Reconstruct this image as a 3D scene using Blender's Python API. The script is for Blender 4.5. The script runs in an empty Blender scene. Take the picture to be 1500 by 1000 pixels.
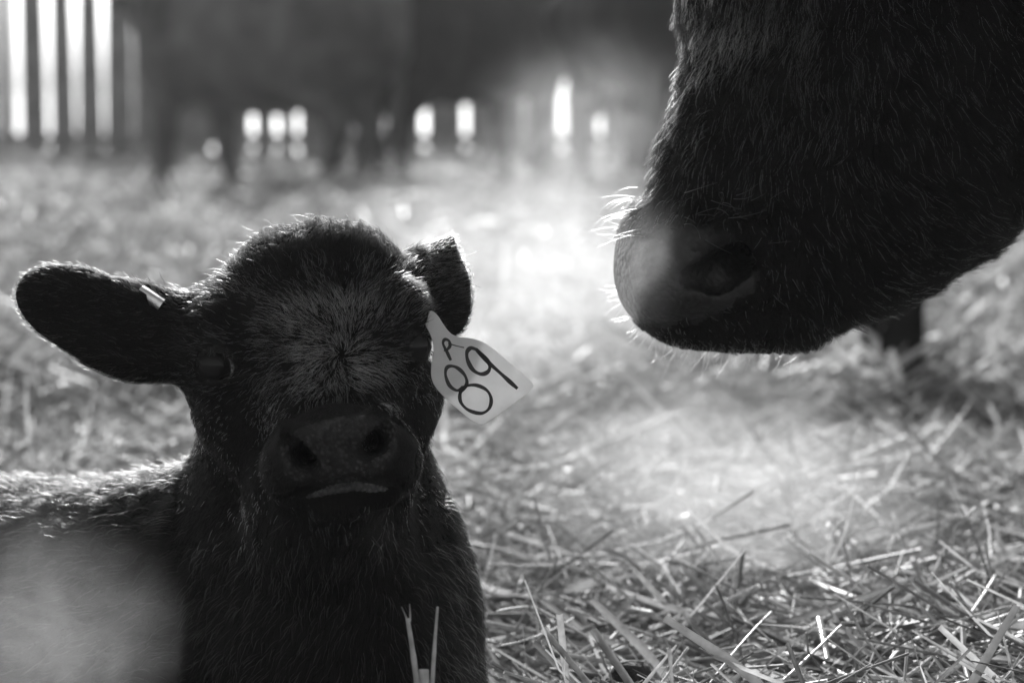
import bpy, math, random
import numpy as np
from mathutils import Vector, Matrix

random.seed(7)
rng = np.random.default_rng(7)
scene = bpy.context.scene
COL = scene.collection

# ------------------------------------------------------------------ camera
H = 0.60
PITCH = math.atan(370 / 3542.0)
FPX = 3542.0
cam = bpy.data.cameras.new("camera")
cam.lens = 85; cam.sensor_width = 36; cam.clip_end = 2000; cam.clip_start = 0.05
cam.dof.use_dof = True
cam.dof.focus_distance = 1.96
cam.dof.aperture_fstop = 5.0
cam_o = bpy.data.objects.new("camera", cam); COL.objects.link(cam_o)
cam_o.location = (0, 0, H)
cam_o.rotation_euler = (math.pi / 2 - PITCH, 0, 0)
scene.camera = cam_o
CR = np.array([1., 0, 0]); CF = np.array([0, math.cos(PITCH), -math.sin(PITCH)]); CU = np.array([0, math.sin(PITCH), math.cos(PITCH)])
CP = np.array([0, 0, H])

def P(u, v, d):
    return CP + d * (CF + CR * (u - 750) / FPX - CU * (v - 500) / FPX)

# ------------------------------------------------------------------ light
SUN_EL, SUN_AZ = math.radians(25), math.radians(-5)     # azimuth from +Y towards +X
world = bpy.data.worlds.new("World"); scene.world = world; world.use_nodes = True
wn = world.node_tree; wn.nodes.clear()
sky = wn.nodes.new("ShaderNodeTexSky"); sky.sky_type = 'NISHITA'; sky.sun_disc = False
sky.sun_elevation = SUN_EL; sky.sun_rotation = SUN_AZ
sky.air_density = 1.0; sky.dust_density = 2.5; sky.ozone_density = 1.0
bwn = wn.nodes.new("ShaderNodeRGBToBW")
bg = wn.nodes.new("ShaderNodeBackground"); bg.inputs["Strength"].default_value = 0.14
wo = wn.nodes.new("ShaderNodeOutputWorld")
wn.links.new(sky.outputs[0], bwn.inputs[0]); wn.links.new(bwn.outputs[0], bg.inputs[0]); wn.links.new(bg.outputs[0], wo.inputs[0])
sun = bpy.data.lights.new("sun", 'SUN'); sun.energy = 5.0; sun.angle = math.radians(0.55); sun.color = (1, 1, 1)
sun_o = bpy.data.objects.new("sun", sun); COL.objects.link(sun_o)
sdir = Vector((math.sin(SUN_AZ) * math.cos(SUN_EL), math.cos(SUN_AZ) * math.cos(SUN_EL), math.sin(SUN_EL)))
sun_o.rotation_euler = sdir.to_track_quat('Z', 'Y').to_euler()
sun_o.location = sdir * 20

scene.view_settings.view_transform = 'Standard'
scene.view_settings.look = 'None'
scene.view_settings.exposure = 0.4
scene.view_settings.gamma = 1.0
scene.view_settings.use_curve_mapping = False
cy = scene.cycles
cy.use_denoising = True
try: cy.denoiser = 'OPENIMAGEDENOISE'
except Exception: pass
cy.max_bounces = 8; cy.transmission_bounces = 6; cy.transparent_max_bounces = 12; cy.volume_bounces = 1
cy.diffuse_bounces = 3; cy.glossy_bounces = 3
cy.volume_step_rate = 1.0; cy.volume_max_steps = 128
cy.sample_clamp_indirect = 4.0; cy.sample_clamp_direct = 0.0

# ------------------------------------------------------------------ helpers
def tag(o, label=None, cat=None, group=None, kind=None):
    if label: o['label'] = label
    if cat: o['category'] = cat
    if group: o['group'] = group
    if kind: o['kind'] = kind
    return o

def empty(name, loc=(0, 0, 0), rotz=0.0):
    o = bpy.data.objects.new(name, None); COL.objects.link(o)
    o.location = loc; o.rotation_euler = (0, 0, rotz); o.empty_display_size = 0.1
    return o

def link(name, data, parent=None):
    o = bpy.data.objects.new(name, data); COL.objects.link(o)
    if parent is not None: o.parent = parent
    return o

def mesh_np(name, V, F, mats, smooth=True, mi=None):
    """V (n,3), F (m,k) int"""
    me = bpy.data.meshes.new(name)
    V = np.asarray(V, dtype=np.float32); F = np.asarray(F, dtype=np.int32)
    k = F.shape[1]
    me.vertices.add(len(V)); me.vertices.foreach_set("co", V.ravel())
    me.loops.add(F.size); me.loops.foreach_set("vertex_index", F.ravel())
    me.polygons.add(len(F))
    me.polygons.foreach_set("loop_start", np.arange(0, F.size, k, dtype=np.int32))
    me.polygons.foreach_set("loop_total", np.full(len(F), k, dtype=np.int32))
    me.polygons.foreach_set("use_smooth", np.full(len(F), smooth, dtype=bool))
    for m in (mats if isinstance(mats, (list, tuple)) else [mats]): me.materials.append(m)
    if mi is not None: me.polygons.foreach_set("material_index", mi.astype(np.int32))
    me.update(calc_edges=True); me.validate()
    return me

_perm = np.random.default_rng(3).random((64, 64, 64)).astype(np.float32)
def vnoise(p, freq, seed=0):
    """value noise in [-1,1] on (...,3) points"""
    q = np.asarray(p, dtype=np.float64) * freq + seed * 17.31 + 1000.0
    i = np.floor(q).astype(np.int64); f = q - i; f = f * f * (3 - 2 * f)
    out = 0
    for dx in (0, 1):
        wx = f[..., 0] if dx else 1 - f[..., 0]
        for dy in (0, 1):
            wy = f[..., 1] if dy else 1 - f[..., 1]
            for dz in (0, 1):
                wz = f[..., 2] if dz else 1 - f[..., 2]
                out = out + wx * wy * wz * _perm[(i[..., 0] + dx) & 63, (i[..., 1] + dy) & 63, (i[..., 2] + dz) & 63]
    return out * 2 - 1
def vnoise3(p, freq, seed=0):
    return np.stack([vnoise(p, freq, seed + k * 5.7) for k in range(3)], -1)
def unit(a):
    return a / np.maximum(np.linalg.norm(a, axis=-1, keepdims=True), 1e-9)

# ---- signed distance modelling + surface nets
class SDF:
    def __init__(s, xs, ys, zs):
        s.xs, s.ys, s.zs = [np.asarray(a, dtype=np.float32) for a in (xs, ys, zs)]
        s.F = np.full((len(xs), len(ys), len(zs)), 1.0, dtype=np.float32)
    def box(s, lo, hi):
        sl = []
        for a, l, h in zip((s.xs, s.ys, s.zs), lo, hi):
            i0 = np.searchsorted(a, l); i1 = np.searchsorted(a, h)
            sl.append(slice(max(i0 - 1, 0), min(i1 + 1, len(a))))
        return tuple(sl)
    def grid(s, sl):
        return s.xs[sl[0]][:, None, None], s.ys[sl[1]][None, :, None], s.zs[sl[2]][None, None, :]
    def apply(s, lo, hi, fn, k, sub):
        m = k + 0.012
        sl = s.box(np.array(lo) - m, np.array(hi) + m)
        if any(q.stop <= q.start for q in sl): return
        d = fn(*s.grid(sl)).astype(np.float32)
        F = s.F[sl]
        if sub:
            d = -d
            h = np.maximum(k - np.abs(F - d), 0) / max(k, 1e-6)
            s.F[sl] = np.maximum(F, d) + h * h * k * 0.25
        else:
            h = np.maximum(k - np.abs(F - d), 0) / max(k, 1e-6)
            s.F[sl] = np.minimum(F, d) - h * h * k * 0.25
    def ell(s, c, r, R=None, k=0.02, sub=False):
        c = np.asarray(c, float); r = np.asarray(r, float)
        R = np.stack([CR, CU, -CF]) if R is None else np.asarray(R)
        m = r.max()
        def fn(X, Y, Z):
            x, y, z = X - c[0], Y - c[1], Z - c[2]
            a = [R[i, 0] * x + R[i, 1] * y + R[i, 2] * z for i in range(3)]
            k0 = np.sqrt(sum((a[i] / r[i]) ** 2 for i in range(3)))
            k1 = np.sqrt(sum((a[i] / r[i] ** 2) ** 2 for i in range(3))) + 1e-6
            return k0 * (k0 - 1) / k1
        s.apply(c - m, c + m, fn, k, sub)
    def cone(s, a, b, ra, rb, k=0.02, sub=False):
        a = np.asarray(a, float); b = np.asarray(b, float); ab = b - a; L2 = float(ab @ ab) + 1e-12
        def fn(X, Y, Z):
            x, y, z = X - a[0], Y - a[1], Z - a[2]
            t = np.clip((x * ab[0] + y * ab[1] + z * ab[2]) / L2, 0, 1)
            return np.sqrt((x - t * ab[0]) ** 2 + (y - t * ab[1]) ** 2 + (z - t * ab[2]) ** 2) - (ra + (rb - ra) * t)
        m = max(ra, rb)
        s.apply(np.minimum(a, b) - m, np.maximum(a, b) + m, fn, k, sub)
    def path(s, pts, rs, k=0.01, sub=False):
        for i in range(len(pts) - 1): s.cone(pts[i], pts[i + 1], rs[i], rs[i + 1], k, sub)
    def mesh(s, smooth_it=1):
        F = s.F; ins = F < 0
        c = [ins[i:ins.shape[0] - 1 + i, j:ins.shape[1] - 1 + j, l:ins.shape[2] - 1 + l] for i in (0, 1) for j in (0, 1) for l in (0, 1)]
        cnt = sum(x.astype(np.int8) for x in c)
        act = np.argwhere((cnt > 0) & (cnt < 8))
        idx = np.full(cnt.shape, -1, dtype=np.int32)
        idx[act[:, 0], act[:, 1], act[:, 2]] = np.arange(len(act))
        acc = np.zeros((len(act), 3)); n = np.zeros(len(act))
        offs = [(i, j, l) for i in (0, 1) for j in (0, 1) for l in (0, 1)]
        vals = {o: F[act[:, 0] + o[0], act[:, 1] + o[1], act[:, 2] + o[2]] for o in offs}
        for o in offs:
            for ax in range(3):
                if o[ax]: continue
                q = list(o); q[ax] = 1; q = tuple(q)
                a, b = vals[o], vals[q]
                m = (a < 0) != (b < 0)
                t = np.where(m, a / np.where(m, a - b, 1), 0)
                p = np.array(o, float)[None, :].repeat(len(act), 0); p[:, ax] = t
                acc += p * m[:, None]; n += m
        V = act + acc / n[:, None]
        V = np.stack([np.interp(V[:, 0], np.arange(len(s.xs)), s.xs), np.interp(V[:, 1], np.arange(len(s.ys)), s.ys), np.interp(V[:, 2], np.arange(len(s.zs)), s.zs)], -1)
        Q = []
        for ax in range(3):
            sh = [slice(None)] * 3; sh2 = [slice(None)] * 3
            sh[ax] = slice(0, -1); sh2[ax] = slice(1, None)
            A = ins[tuple(sh)]; B = ins[tuple(sh2)]
            e = np.argwhere(A != B)
            o1, o2 = (ax + 1) % 3, (ax + 2) % 3
            e = e[(e[:, o1] > 0) & (e[:, o2] > 0) & (e[:, o1] < idx.shape[o1]) & (e[:, o2] < idx.shape[o2])]
            g = []
            for d1, d2 in ((1, 1), (0, 1), (0, 0), (1, 0)):
                w = e.copy(); w[:, o1] -= d1; w[:, o2] -= d2
                g.append(idx[w[:, 0], w[:, 1], w[:, 2]])
            g = np.stack(g, -1)
            a_in = A[e[:, 0], e[:, 1], e[:, 2]]
            g[~a_in] = g[~a_in][:, ::-1]
            Q.append(g)
        Q = np.concatenate(Q)
        for _ in range(smooth_it):
            S = np.zeros_like(V); N = np.zeros(len(V))
            for i in range(4):
                a, b = Q[:, i], Q[:, (i + 1) % 4]
                for x in range(3):
                    S[:, x] += np.bincount(a, V[b, x], len(V)) + np.bincount(b, V[a, x], len(V))
                N += np.bincount(a, minlength=len(V)) + np.bincount(b, minlength=len(V))
            V = V * 0.45 + S / N[:, None] * 0.55
        return V, Q

def vert_normals(V, Q):
    n = np.cross(V[Q[:, 2]] - V[Q[:, 0]], V[Q[:, 3]] - V[Q[:, 1]])
    N = np.zeros_like(V)
    for i in range(4):
        for x in range(3): N[:, x] += np.bincount(Q[:, i], n[:, x], len(V))
    return unit(N)

def sample_surface(V, Q, N, count, wfn):
    """area and weight driven random points -> pos, normal"""
    C = V[Q].mean(1)
    A = np.linalg.norm(np.cross(V[Q[:, 2]] - V[Q[:, 0]], V[Q[:, 3]] - V[Q[:, 1]]), axis=1) * 0.5
    W = A * wfn(C, unit(N[Q].mean(1)))
    cs = np.cumsum(W)
    f = np.searchsorted(cs, rng.random(count) * cs[-1]); f = np.minimum(f, len(Q) - 1)
    a, b = rng.random((2, count))[:, :, None]
    v = V[Q[f]]; n = N[Q[f]]
    w = [(1 - a) * (1 - b), a * (1 - b), a * b, (1 - a) * b]
    return sum(w[i] * v[:, i] for i in range(4)), unit(sum(w[i] * n[:, i] for i in range(4)))

def add_curves(name, pts, radii, mat, parent=None):
    """pts (n,k,3), radii (n,k)"""
    n, k = pts.shape[:2]
    cu = bpy.data.hair_curves.new(name)
    cu.add_curves([k] * n)
    cu.position_data.foreach_set("vector", pts.astype(np.float32).ravel())
    at = cu.attributes.get("radius") or cu.attributes.new("radius", 'FLOAT', 'POINT')
    at.data.foreach_set("value", radii.astype(np.float32).ravel())
    cu.materials.append(mat)
    return link(name, cu, parent)

def grow(p, n, t, L, lift, rad, K=5, curl=0.0, noise=0.25, seed=0, sag=0.0):
    """hair strands starting at p, leaving along n and bending into t"""
    m = len(p)
    L = np.broadcast_to(np.asarray(L, float), (m,)); lift = np.broadcast_to(np.asarray(lift, float), (m,))
    d = unit(t + vnoise3(p, 60, seed) * noise + rng.normal(0, 0.19, (m, 3)))
    pts = [p - n * 0.0012]
    cur = p.copy()
    ph = rng.random(m) * 6.28
    side = np.cross(n, d)
    curl = np.broadcast_to(np.asarray(curl, float), (m,))
    for i in range(1, K):
        f = i / (K - 1)
        dirn = n * (lift * (1.25 - f))[:, None] + d * (0.35 + f)
        dirn = dirn + (side * np.cos(ph + f * 7)[:, None] + n * np.sin(ph + f * 7)[:, None]) * curl[:, None]
        dirn[:, 2] -= sag * f
        dirn = unit(dirn)
        cur = cur + dirn * (L / (K - 1))[:, None]
        pts.append(cur.copy())
    pts = np.stack(pts, 1)
    prof = np.linspace(1, 0.25, K) ** 0.8
    return pts, (rad * prof)[None, :] * (0.7 + 0.6 * rng.random((m, 1)))

from mathutils.kdtree import KDTree
def clump(pts, frac=0.08, amt=0.6):
    n, k = pts.shape[:2]
    g = rng.choice(n, max(int(n * frac), 4), replace=False)
    kd = KDTree(len(g))
    for i, j in enumerate(g): kd.insert(pts[j, 0], i)
    kd.balance()
    near = np.fromiter((kd.find(q)[1] for q in pts[:, 0]), dtype=np.int64, count=n)
    G = pts[g][near]
    am = np.broadcast_to(amt, (n,))[:, None] * np.linspace(0, 1, k)[None] ** 1.4
    am = am * (0.5 + 0.7 * rng.random((n, 1)))
    off = G - pts
    far = np.linalg.norm(off[:, 0], axis=-1) > 0.02
    am[far] = 0
    return pts + off * np.clip(am, 0, 0.9)[..., None]

# ------------------------------------------------------------------ materials
def nt(name):
    m = bpy.data.materials.new(name); m.use_nodes = True
    t = m.node_tree; t.nodes.clear()
    out = t.nodes.new("ShaderNodeOutputMaterial")
    return m, t, out
def N(t, typ, **kw):
    n = t.nodes.new(typ)
    for k, v in kw.items():
        if k in n.inputs.keys(): n.inputs[k].default_value = v
        else: setattr(n, k, v)
    return n
def grey(v): return (v, v, v, 1)

def simple_mat(name, col, rough=0.6, var=0.25, scale=20, bump=0.0, bscale=80, spec=0.5, metallic=0.0, coat=0.0, translucent=0.0):
    m, t, out = nt(name)
    b = N(t, "ShaderNodeBsdfPrincipled"); b.inputs["Roughness"].default_value = rough
    b.inputs["Specular IOR Level"].default_value = spec; b.inputs["Metallic"].default_value = metallic
    b.inputs["Coat Weight"].default_value = coat
    tc = N(t, "ShaderNodeTexCoord"); nz = N(t, "ShaderNodeTexNoise", Scale=scale, Detail=6.0)
    r = N(t, "ShaderNodeMapRange"); r.inputs[1].default_value = 0.3; r.inputs[2].default_value = 0.7
    r.inputs[3].default_value = col * (1 - var); r.inputs[4].default_value = col * (1 + var)
    t.links.new(tc.outputs["Object"], nz.inputs["Vector"]); t.links.new(nz.outputs[0], r.inputs[0]); t.links.new(r.outputs[0], b.inputs["Base Color"])
    if bump:
        nb = N(t, "ShaderNodeTexNoise", Scale=bscale, Detail=4.0); bp = N(t, "ShaderNodeBump", Strength=bump, Distance=0.01)
        t.links.new(tc.outputs["Object"], nb.inputs["Vector"]); t.links.new(nb.outputs[0], bp.inputs["Height"]); t.links.new(bp.outputs[0], b.inputs["Normal"])
    if translucent:
        tr = N(t, "ShaderNodeBsdfTranslucent"); t.links.new(r.outputs[0], tr.inputs[0])
        mx = N(t, "ShaderNodeMixShader", Fac=translucent); t.links.new(b.outputs[0], mx.inputs[1]); t.links.new(tr.outputs[0], mx.inputs[2])
        t.links.new(mx.outputs[0], out.inputs[0])
    else:
        t.links.new(b.outputs[0], out.inputs[0])
    return m

def straw_mat(name, lo, hi, rough=0.42, trans=0.35):
    m, t, out = nt(name)
    g = N(t, "ShaderNodeNewGeometry"); r = N(t, "ShaderNodeMapRange")
    r.inputs[3].default_value = lo; r.inputs[4].default_value = hi
    t.links.new(g.outputs["Random Per Island"], r.inputs[0])
    tc = N(t, "ShaderNodeTexCoord"); nz = N(t, "ShaderNodeTexNoise", Scale=90.0, Detail=3.0)
    t.links.new(tc.outputs["Object"], nz.inputs["Vector"])
    r2 = N(t, "ShaderNodeMapRange"); r2.inputs[1].default_value = 0.3; r2.inputs[2].default_value = 0.7; r2.inputs[3].default_value = 0.7; r2.inputs[4].default_value = 1.15
    t.links.new(nz.outputs[0], r2.inputs[0])
    mu = N(t, "ShaderNodeMath", operation='MULTIPLY'); t.links.new(r.outputs[0], mu.inputs[0]); t.links.new(r2.outputs[0], mu.inputs[1])
    b = N(t, "ShaderNodeBsdfPrincipled"); b.inputs["Roughness"].default_value = rough; b.inputs["Specular IOR Level"].default_value = 0.6
    t.links.new(mu.outputs[0], b.inputs["Base Color"])
    tr = N(t, "ShaderNodeBsdfTranslucent"); t.links.new(mu.outputs[0], tr.inputs[0])
    mx = N(t, "ShaderNodeMixShader", Fac=trans); t.links.new(b.outputs[0], mx.inputs[1]); t.links.new(tr.outputs[0], mx.inputs[2])
    t.links.new(mx.outputs[0], out.inputs[0])
    return m

def hair_mat(name, col, rough=0.35, rrough=0.45, rnd=0.4, dull=0.0):
    m, t, out = nt(name)
    h = N(t, "ShaderNodeBsdfHairPrincipled"); h.parametrization = 'COLOR'
    h.inputs["Color"].default_value = grey(col)
    h.inputs["Roughness"].default_value = rough; h.inputs["Radial Roughness"].default_value = rrough
    h.inputs["IOR"].default_value = 1.4
    h.inputs["Random Roughness"].default_value = rnd
    if dull:
        df = N(t, "ShaderNodeBsdfDiffuse"); df.inputs["Color"].default_value = grey(col * 0.6)
        mx = N(t, "ShaderNodeMixShader", Fac=dull); t.links.new(h.outputs[0], mx.inputs[1]); t.links.new(df.outputs[0], mx.inputs[2])
        t.links.new(mx.outputs[0], out.inputs[0])
    else:
        t.links.new(h.outputs[0], out.inputs[0])
    return m

def skin_mat(name, col, cell=260, bump=0.5, rough=0.32, cellmix=0.4):
    m, t, out = nt(name)
    b = N(t, "ShaderNodeBsdfPrincipled"); b.inputs["Roughness"].default_value = rough; b.inputs["Specular IOR Level"].default_value = 0.5
    tc = N(t, "ShaderNodeTexCoord")
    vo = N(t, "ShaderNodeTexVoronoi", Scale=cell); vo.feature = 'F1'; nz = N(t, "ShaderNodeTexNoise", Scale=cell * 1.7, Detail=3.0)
    wob = N(t, "ShaderNodeTexNoise", Scale=60.0, Detail=2.0)
    ad = N(t, "ShaderNodeMath", operation='MULTIPLY_ADD'); ad.inputs[1].default_value = -1.0
    for q in (vo, nz, wob): t.links.new(tc.outputs["Object"], q.inputs["Vector"])
    t.links.new(vo.outputs["Distance"], ad.inputs[0]); t.links.new(nz.outputs[0], ad.inputs[2])
    bp = N(t, "ShaderNodeBump", Strength=bump, Distance=0.005)
    t.links.new(ad.outputs[0], bp.inputs["Height"]); t.links.new(bp.outputs[0], b.inputs["Normal"])
    r = N(t, "ShaderNodeMapRange"); r.inputs[1].default_value = 0.3; r.inputs[2].default_value = 0.7; r.inputs[3].default_value = col * 0.6; r.inputs[4].default_value = col * 1.5
    t.links.new(wob.outputs[0], r.inputs[0])
    r3 = N(t, "ShaderNodeMapRange"); r3.inputs[1].default_value = 0.1; r3.inputs[2].default_value = 0.65; r3.inputs[3].default_value = 1.7; r3.inputs[4].default_value = 0.35  # cell grooves darkened in the base colour, standing in for bump shading
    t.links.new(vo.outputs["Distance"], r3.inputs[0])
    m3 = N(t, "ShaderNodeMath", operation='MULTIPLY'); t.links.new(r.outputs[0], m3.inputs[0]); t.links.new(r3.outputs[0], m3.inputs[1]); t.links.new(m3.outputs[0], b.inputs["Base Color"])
    t.links.new(b.outputs[0], out.inputs[0])
    return m

def steam_mat(name, density, aniso=0.55, nscale=1.7, lo=0.42, hi=0.72, soft=0.75, seed=0.0):
    m, t, out = nt(name)
    tc = N(t, "ShaderNodeTexCoord")
    ln = N(t, "ShaderNodeVectorMath", operation='LENGTH'); t.links.new(tc.outputs["Object"], ln.inputs[0])
    fall = N(t, "ShaderNodeMapRange"); fall.interpolation_type = 'SMOOTHERSTEP'
    fall.inputs[1].default_value = 0.97; fall.inputs[2].default_value = 0.97 - soft; fall.inputs[3].default_value = 0; fall.inputs[4].default_value = 1
    t.links.new(ln.outputs["Value"], fall.inputs[0])
    mp = N(t, "ShaderNodeMapping"); mp.inputs["Location"].default_value = (seed, seed * 0.7, -seed)
    t.links.new(tc.outputs["Object"], mp.inputs[0])
    nz = N(t, "ShaderNodeTexNoise", Scale=nscale, Detail=6.0); nz.inputs["Roughness"].default_value = 0.66; nz.inputs["Distortion"].default_value = 1.1
    t.links.new(mp.outputs[0], nz.inputs["Vector"])
    nr = N(t, "ShaderNodeMapRange"); nr.inputs[1].default_value = lo; nr.inputs[2].default_value = hi; nr.inputs[3].default_value = 0.08; nr.inputs[4].default_value = 1
    t.links.new(nz.outputs[0], nr.inputs[0])
    a = N(t, "ShaderNodeMath", operation='MULTIPLY'); t.links.new(fall.outputs[0], a.inputs[0]); t.links.new(nr.outputs[0], a.inputs[1])
    c = N(t, "ShaderNodeMath", operation='MULTIPLY'); t.links.new(a.outputs[0], c.inputs[0]); c.inputs[1].default_value = density
    pv = N(t, "ShaderNodeVolumePrincipled"); pv.inputs["Color"].default_value = grey(0.97); pv.inputs["Anisotropy"].default_value = aniso
    t.links.new(c.outputs[0], pv.inputs["Density"]); t.links.new(pv.outputs[0], out.inputs["Volume"])
    return m

M_straw = straw_mat("straw", 0.19, 0.68, trans=0.4)
M_straw_pale = straw_mat("pale_straw", 0.55, 0.72, 0.3, 0.3)
M_straw_dark = straw_mat("weathered_straw", 0.07, 0.34, 0.45, 0.3)
M_bed = simple_mat("bedding", 0.12, 0.9, 0.6, 9, 0.8, 60)
M_snow = simple_mat("snow", 0.8, 0.7, 0.1, 2, 0.3, 8)
M_board = simple_mat("weathered_board", 0.22, 0.8, 0.35, 6, 0.3, 40)
M_rail = simple_mat("rail_wood", 0.2, 0.8, 0.3, 6, 0.3, 40)
M_hide = simple_mat("black_hide", 0.008, 0.9, 0.4, 40, 0.3, 300, spec=0.0)
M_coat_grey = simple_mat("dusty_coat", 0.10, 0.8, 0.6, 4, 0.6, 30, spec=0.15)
M_hide_far = simple_mat("dark_coat", 0.008, 0.8, 0.5, 5, 0.6, 30, spec=0.15)
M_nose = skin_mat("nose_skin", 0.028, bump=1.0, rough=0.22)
M_nose_cow = skin_mat("cow_nose_skin", 0.006, cell=170, bump=0.35, rough=0.42)
M_velvet = simple_mat('muzzle_velvet', 0.009, 0.8, 0.4, 60, 0.3, 500, spec=0.12)
M_lip = skin_mat("sky_lit_lip_skin", 0.058, cell=300, bump=0.5, rough=0.3)  # paler tone puts sky light on the upturned lip into its colour
M_eye = simple_mat("wet_eye", 0.004, 0.14, 0.3, 60, spec=0.3)
M_rim_glint = skin_mat('moist_rim_and_glint', 0.16, cell=500, bump=0.1, rough=0.15)
M_hoof = simple_mat("hoof", 0.04, 0.5, 0.3, 30, 0.3)
M_fur = hair_mat("black_fur", 0.010, 0.28, 0.5, dull=0.55)
M_fur_fore = hair_mat("grizzled_and_sky_lit_fur", 0.62, 0.3, 0.6)
M_fur_cow = hair_mat("cow_fur", 0.010, 0.28, 0.5, dull=0.6)
M_fur_pale = hair_mat('pale_and_rim_lit_hair', 0.22, 0.25, 0.4, dull=0.3)
M_whisker = hair_mat("whisker", 0.4, 0.25, 0.4)
M_tag = simple_mat("tag_plastic", 0.8, 0.45, 0.06, 60, 0.08, 200, translucent=0.35)
M_ink = simple_mat("marker_ink", 0.012, 0.4, 0.3, 90)
M_metal = simple_mat("tag_metal", 0.7, 0.28, 0.08, 90, 0.1, 300, metallic=1.0)
M_clod = simple_mat("dung_clod", 0.03, 0.85, 0.5, 40, 0.9, 120)
m, t, out = nt("water_drop")
g = N(t, "ShaderNodeBsdfPrincipled", Roughness=0.02, IOR=1.33); g.inputs["Transmission Weight"].default_value = 1.0
t.links.new(g.outputs[0], out.inputs[0]); M_drop = m

# ------------------------------------------------------------------ ground
def ground_z(x, y):
    x = np.asarray(x, float); y = np.asarray(y, float)
    p = np.stack([x, y, np.zeros_like(x)], -1)
    near = 1 / (1 + np.exp((y - 3.0) * 2.2))
    z = 0.055 * near
    z = z + vnoise(p, 1.1, 1) * 0.04 + vnoise(p, 3.7, 2) * 0.03 * np.clip((y - 1.9) / 1.2, 0.4, 1) + vnoise(p, 1.9, 8) * 0.07 * np.clip((y - 3.2) / 2, 0, 1) + vnoise(p, 0.35, 3) * 0.05 * np.clip((y - 4) / 6, 0, 1)
    z = z + vnoise(p, 9.0, 4) * 0.008
    # hollow under the lying calf
    z = z - 0.05 * np.exp(-(((x + 0.5) / 0.6) ** 2 + ((y - 2.15) / 0.35) ** 2))
    return z
FENCE_Y = 22.0
ys = np.concatenate([np.linspace(-4, 1.2, 20)[:-1], np.geomspace(1.2, FENCE_Y + 1.5, 260)])
xs_n = np.linspace(-1, 1, 161)
xs_n = np.sign(xs_n) * np.abs(xs_n) ** 1.6
X = xs_n[None, :] * (6 + np.maximum(ys, 0)[:, None] * 0.9)
Y = np.repeat(ys[:, None], 161, 1)
Z = ground_z(X, Y)
V = np.stack([X, Y, Z], -1).reshape(-1, 3)
ii, jj = np.meshgrid(np.arange(len(ys) - 1), np.arange(160), indexing='ij')
a = (ii * 161 + jj).ravel(); F = np.stack([a, a + 1, a + 162, a + 161], -1)
o = link("ground", mesh_np("ground", V, F, M_bed)); tag(o, "earth under the straw bedding of the pen", kind='structure')
# snow field beyond the windbreak fence, out to the horizon
gx = np.linspace(-1, 1, 41); gy = np.geomspace(FENCE_Y + 1.4, 900, 40)
X = gx[None, :] * (40 + gy[:, None] * 1.6); Y = np.repeat(gy[:, None], 41, 1)
Z = -0.08 + vnoise(np.stack([X, Y, Y * 0], -1), 0.05, 9) * 0.02
V = np.stack([X, Y, Z], -1).reshape(-1, 3)
ii, jj = np.meshgrid(np.arange(39), np.arange(40), indexing='ij'); a = (ii * 41 + jj).ravel(); F = np.stack([a, a + 1, a + 42, a + 41], -1)
o = link("snow_field", mesh_np("snow_field", V, F, M_snow)); tag(o, "snow covered field beyond the board fence", kind='structure')
# side and rear ground
V, F = [], []
for q in ([(-300, -300), (300, -300), (300, -3.9), (-300, -3.9)], [(-300, -3.9), (-5.9, -3.9), (-26, FENCE_Y + 1.4), (-300, FENCE_Y + 1.4)], [(5.9, -3.9), (300, -3.9), (300, FENCE_Y + 1.4), (26, FENCE_Y + 1.4)]):
    b = len(V); V += [(x, y, -0.06) for x, y in q]; F.append([b, b + 1, b + 2, b + 3])
o = link("terrain", mesh_np("terrain", V, F, M_bed)); tag(o, "bare ground around the straw pen", kind='structure')

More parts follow.
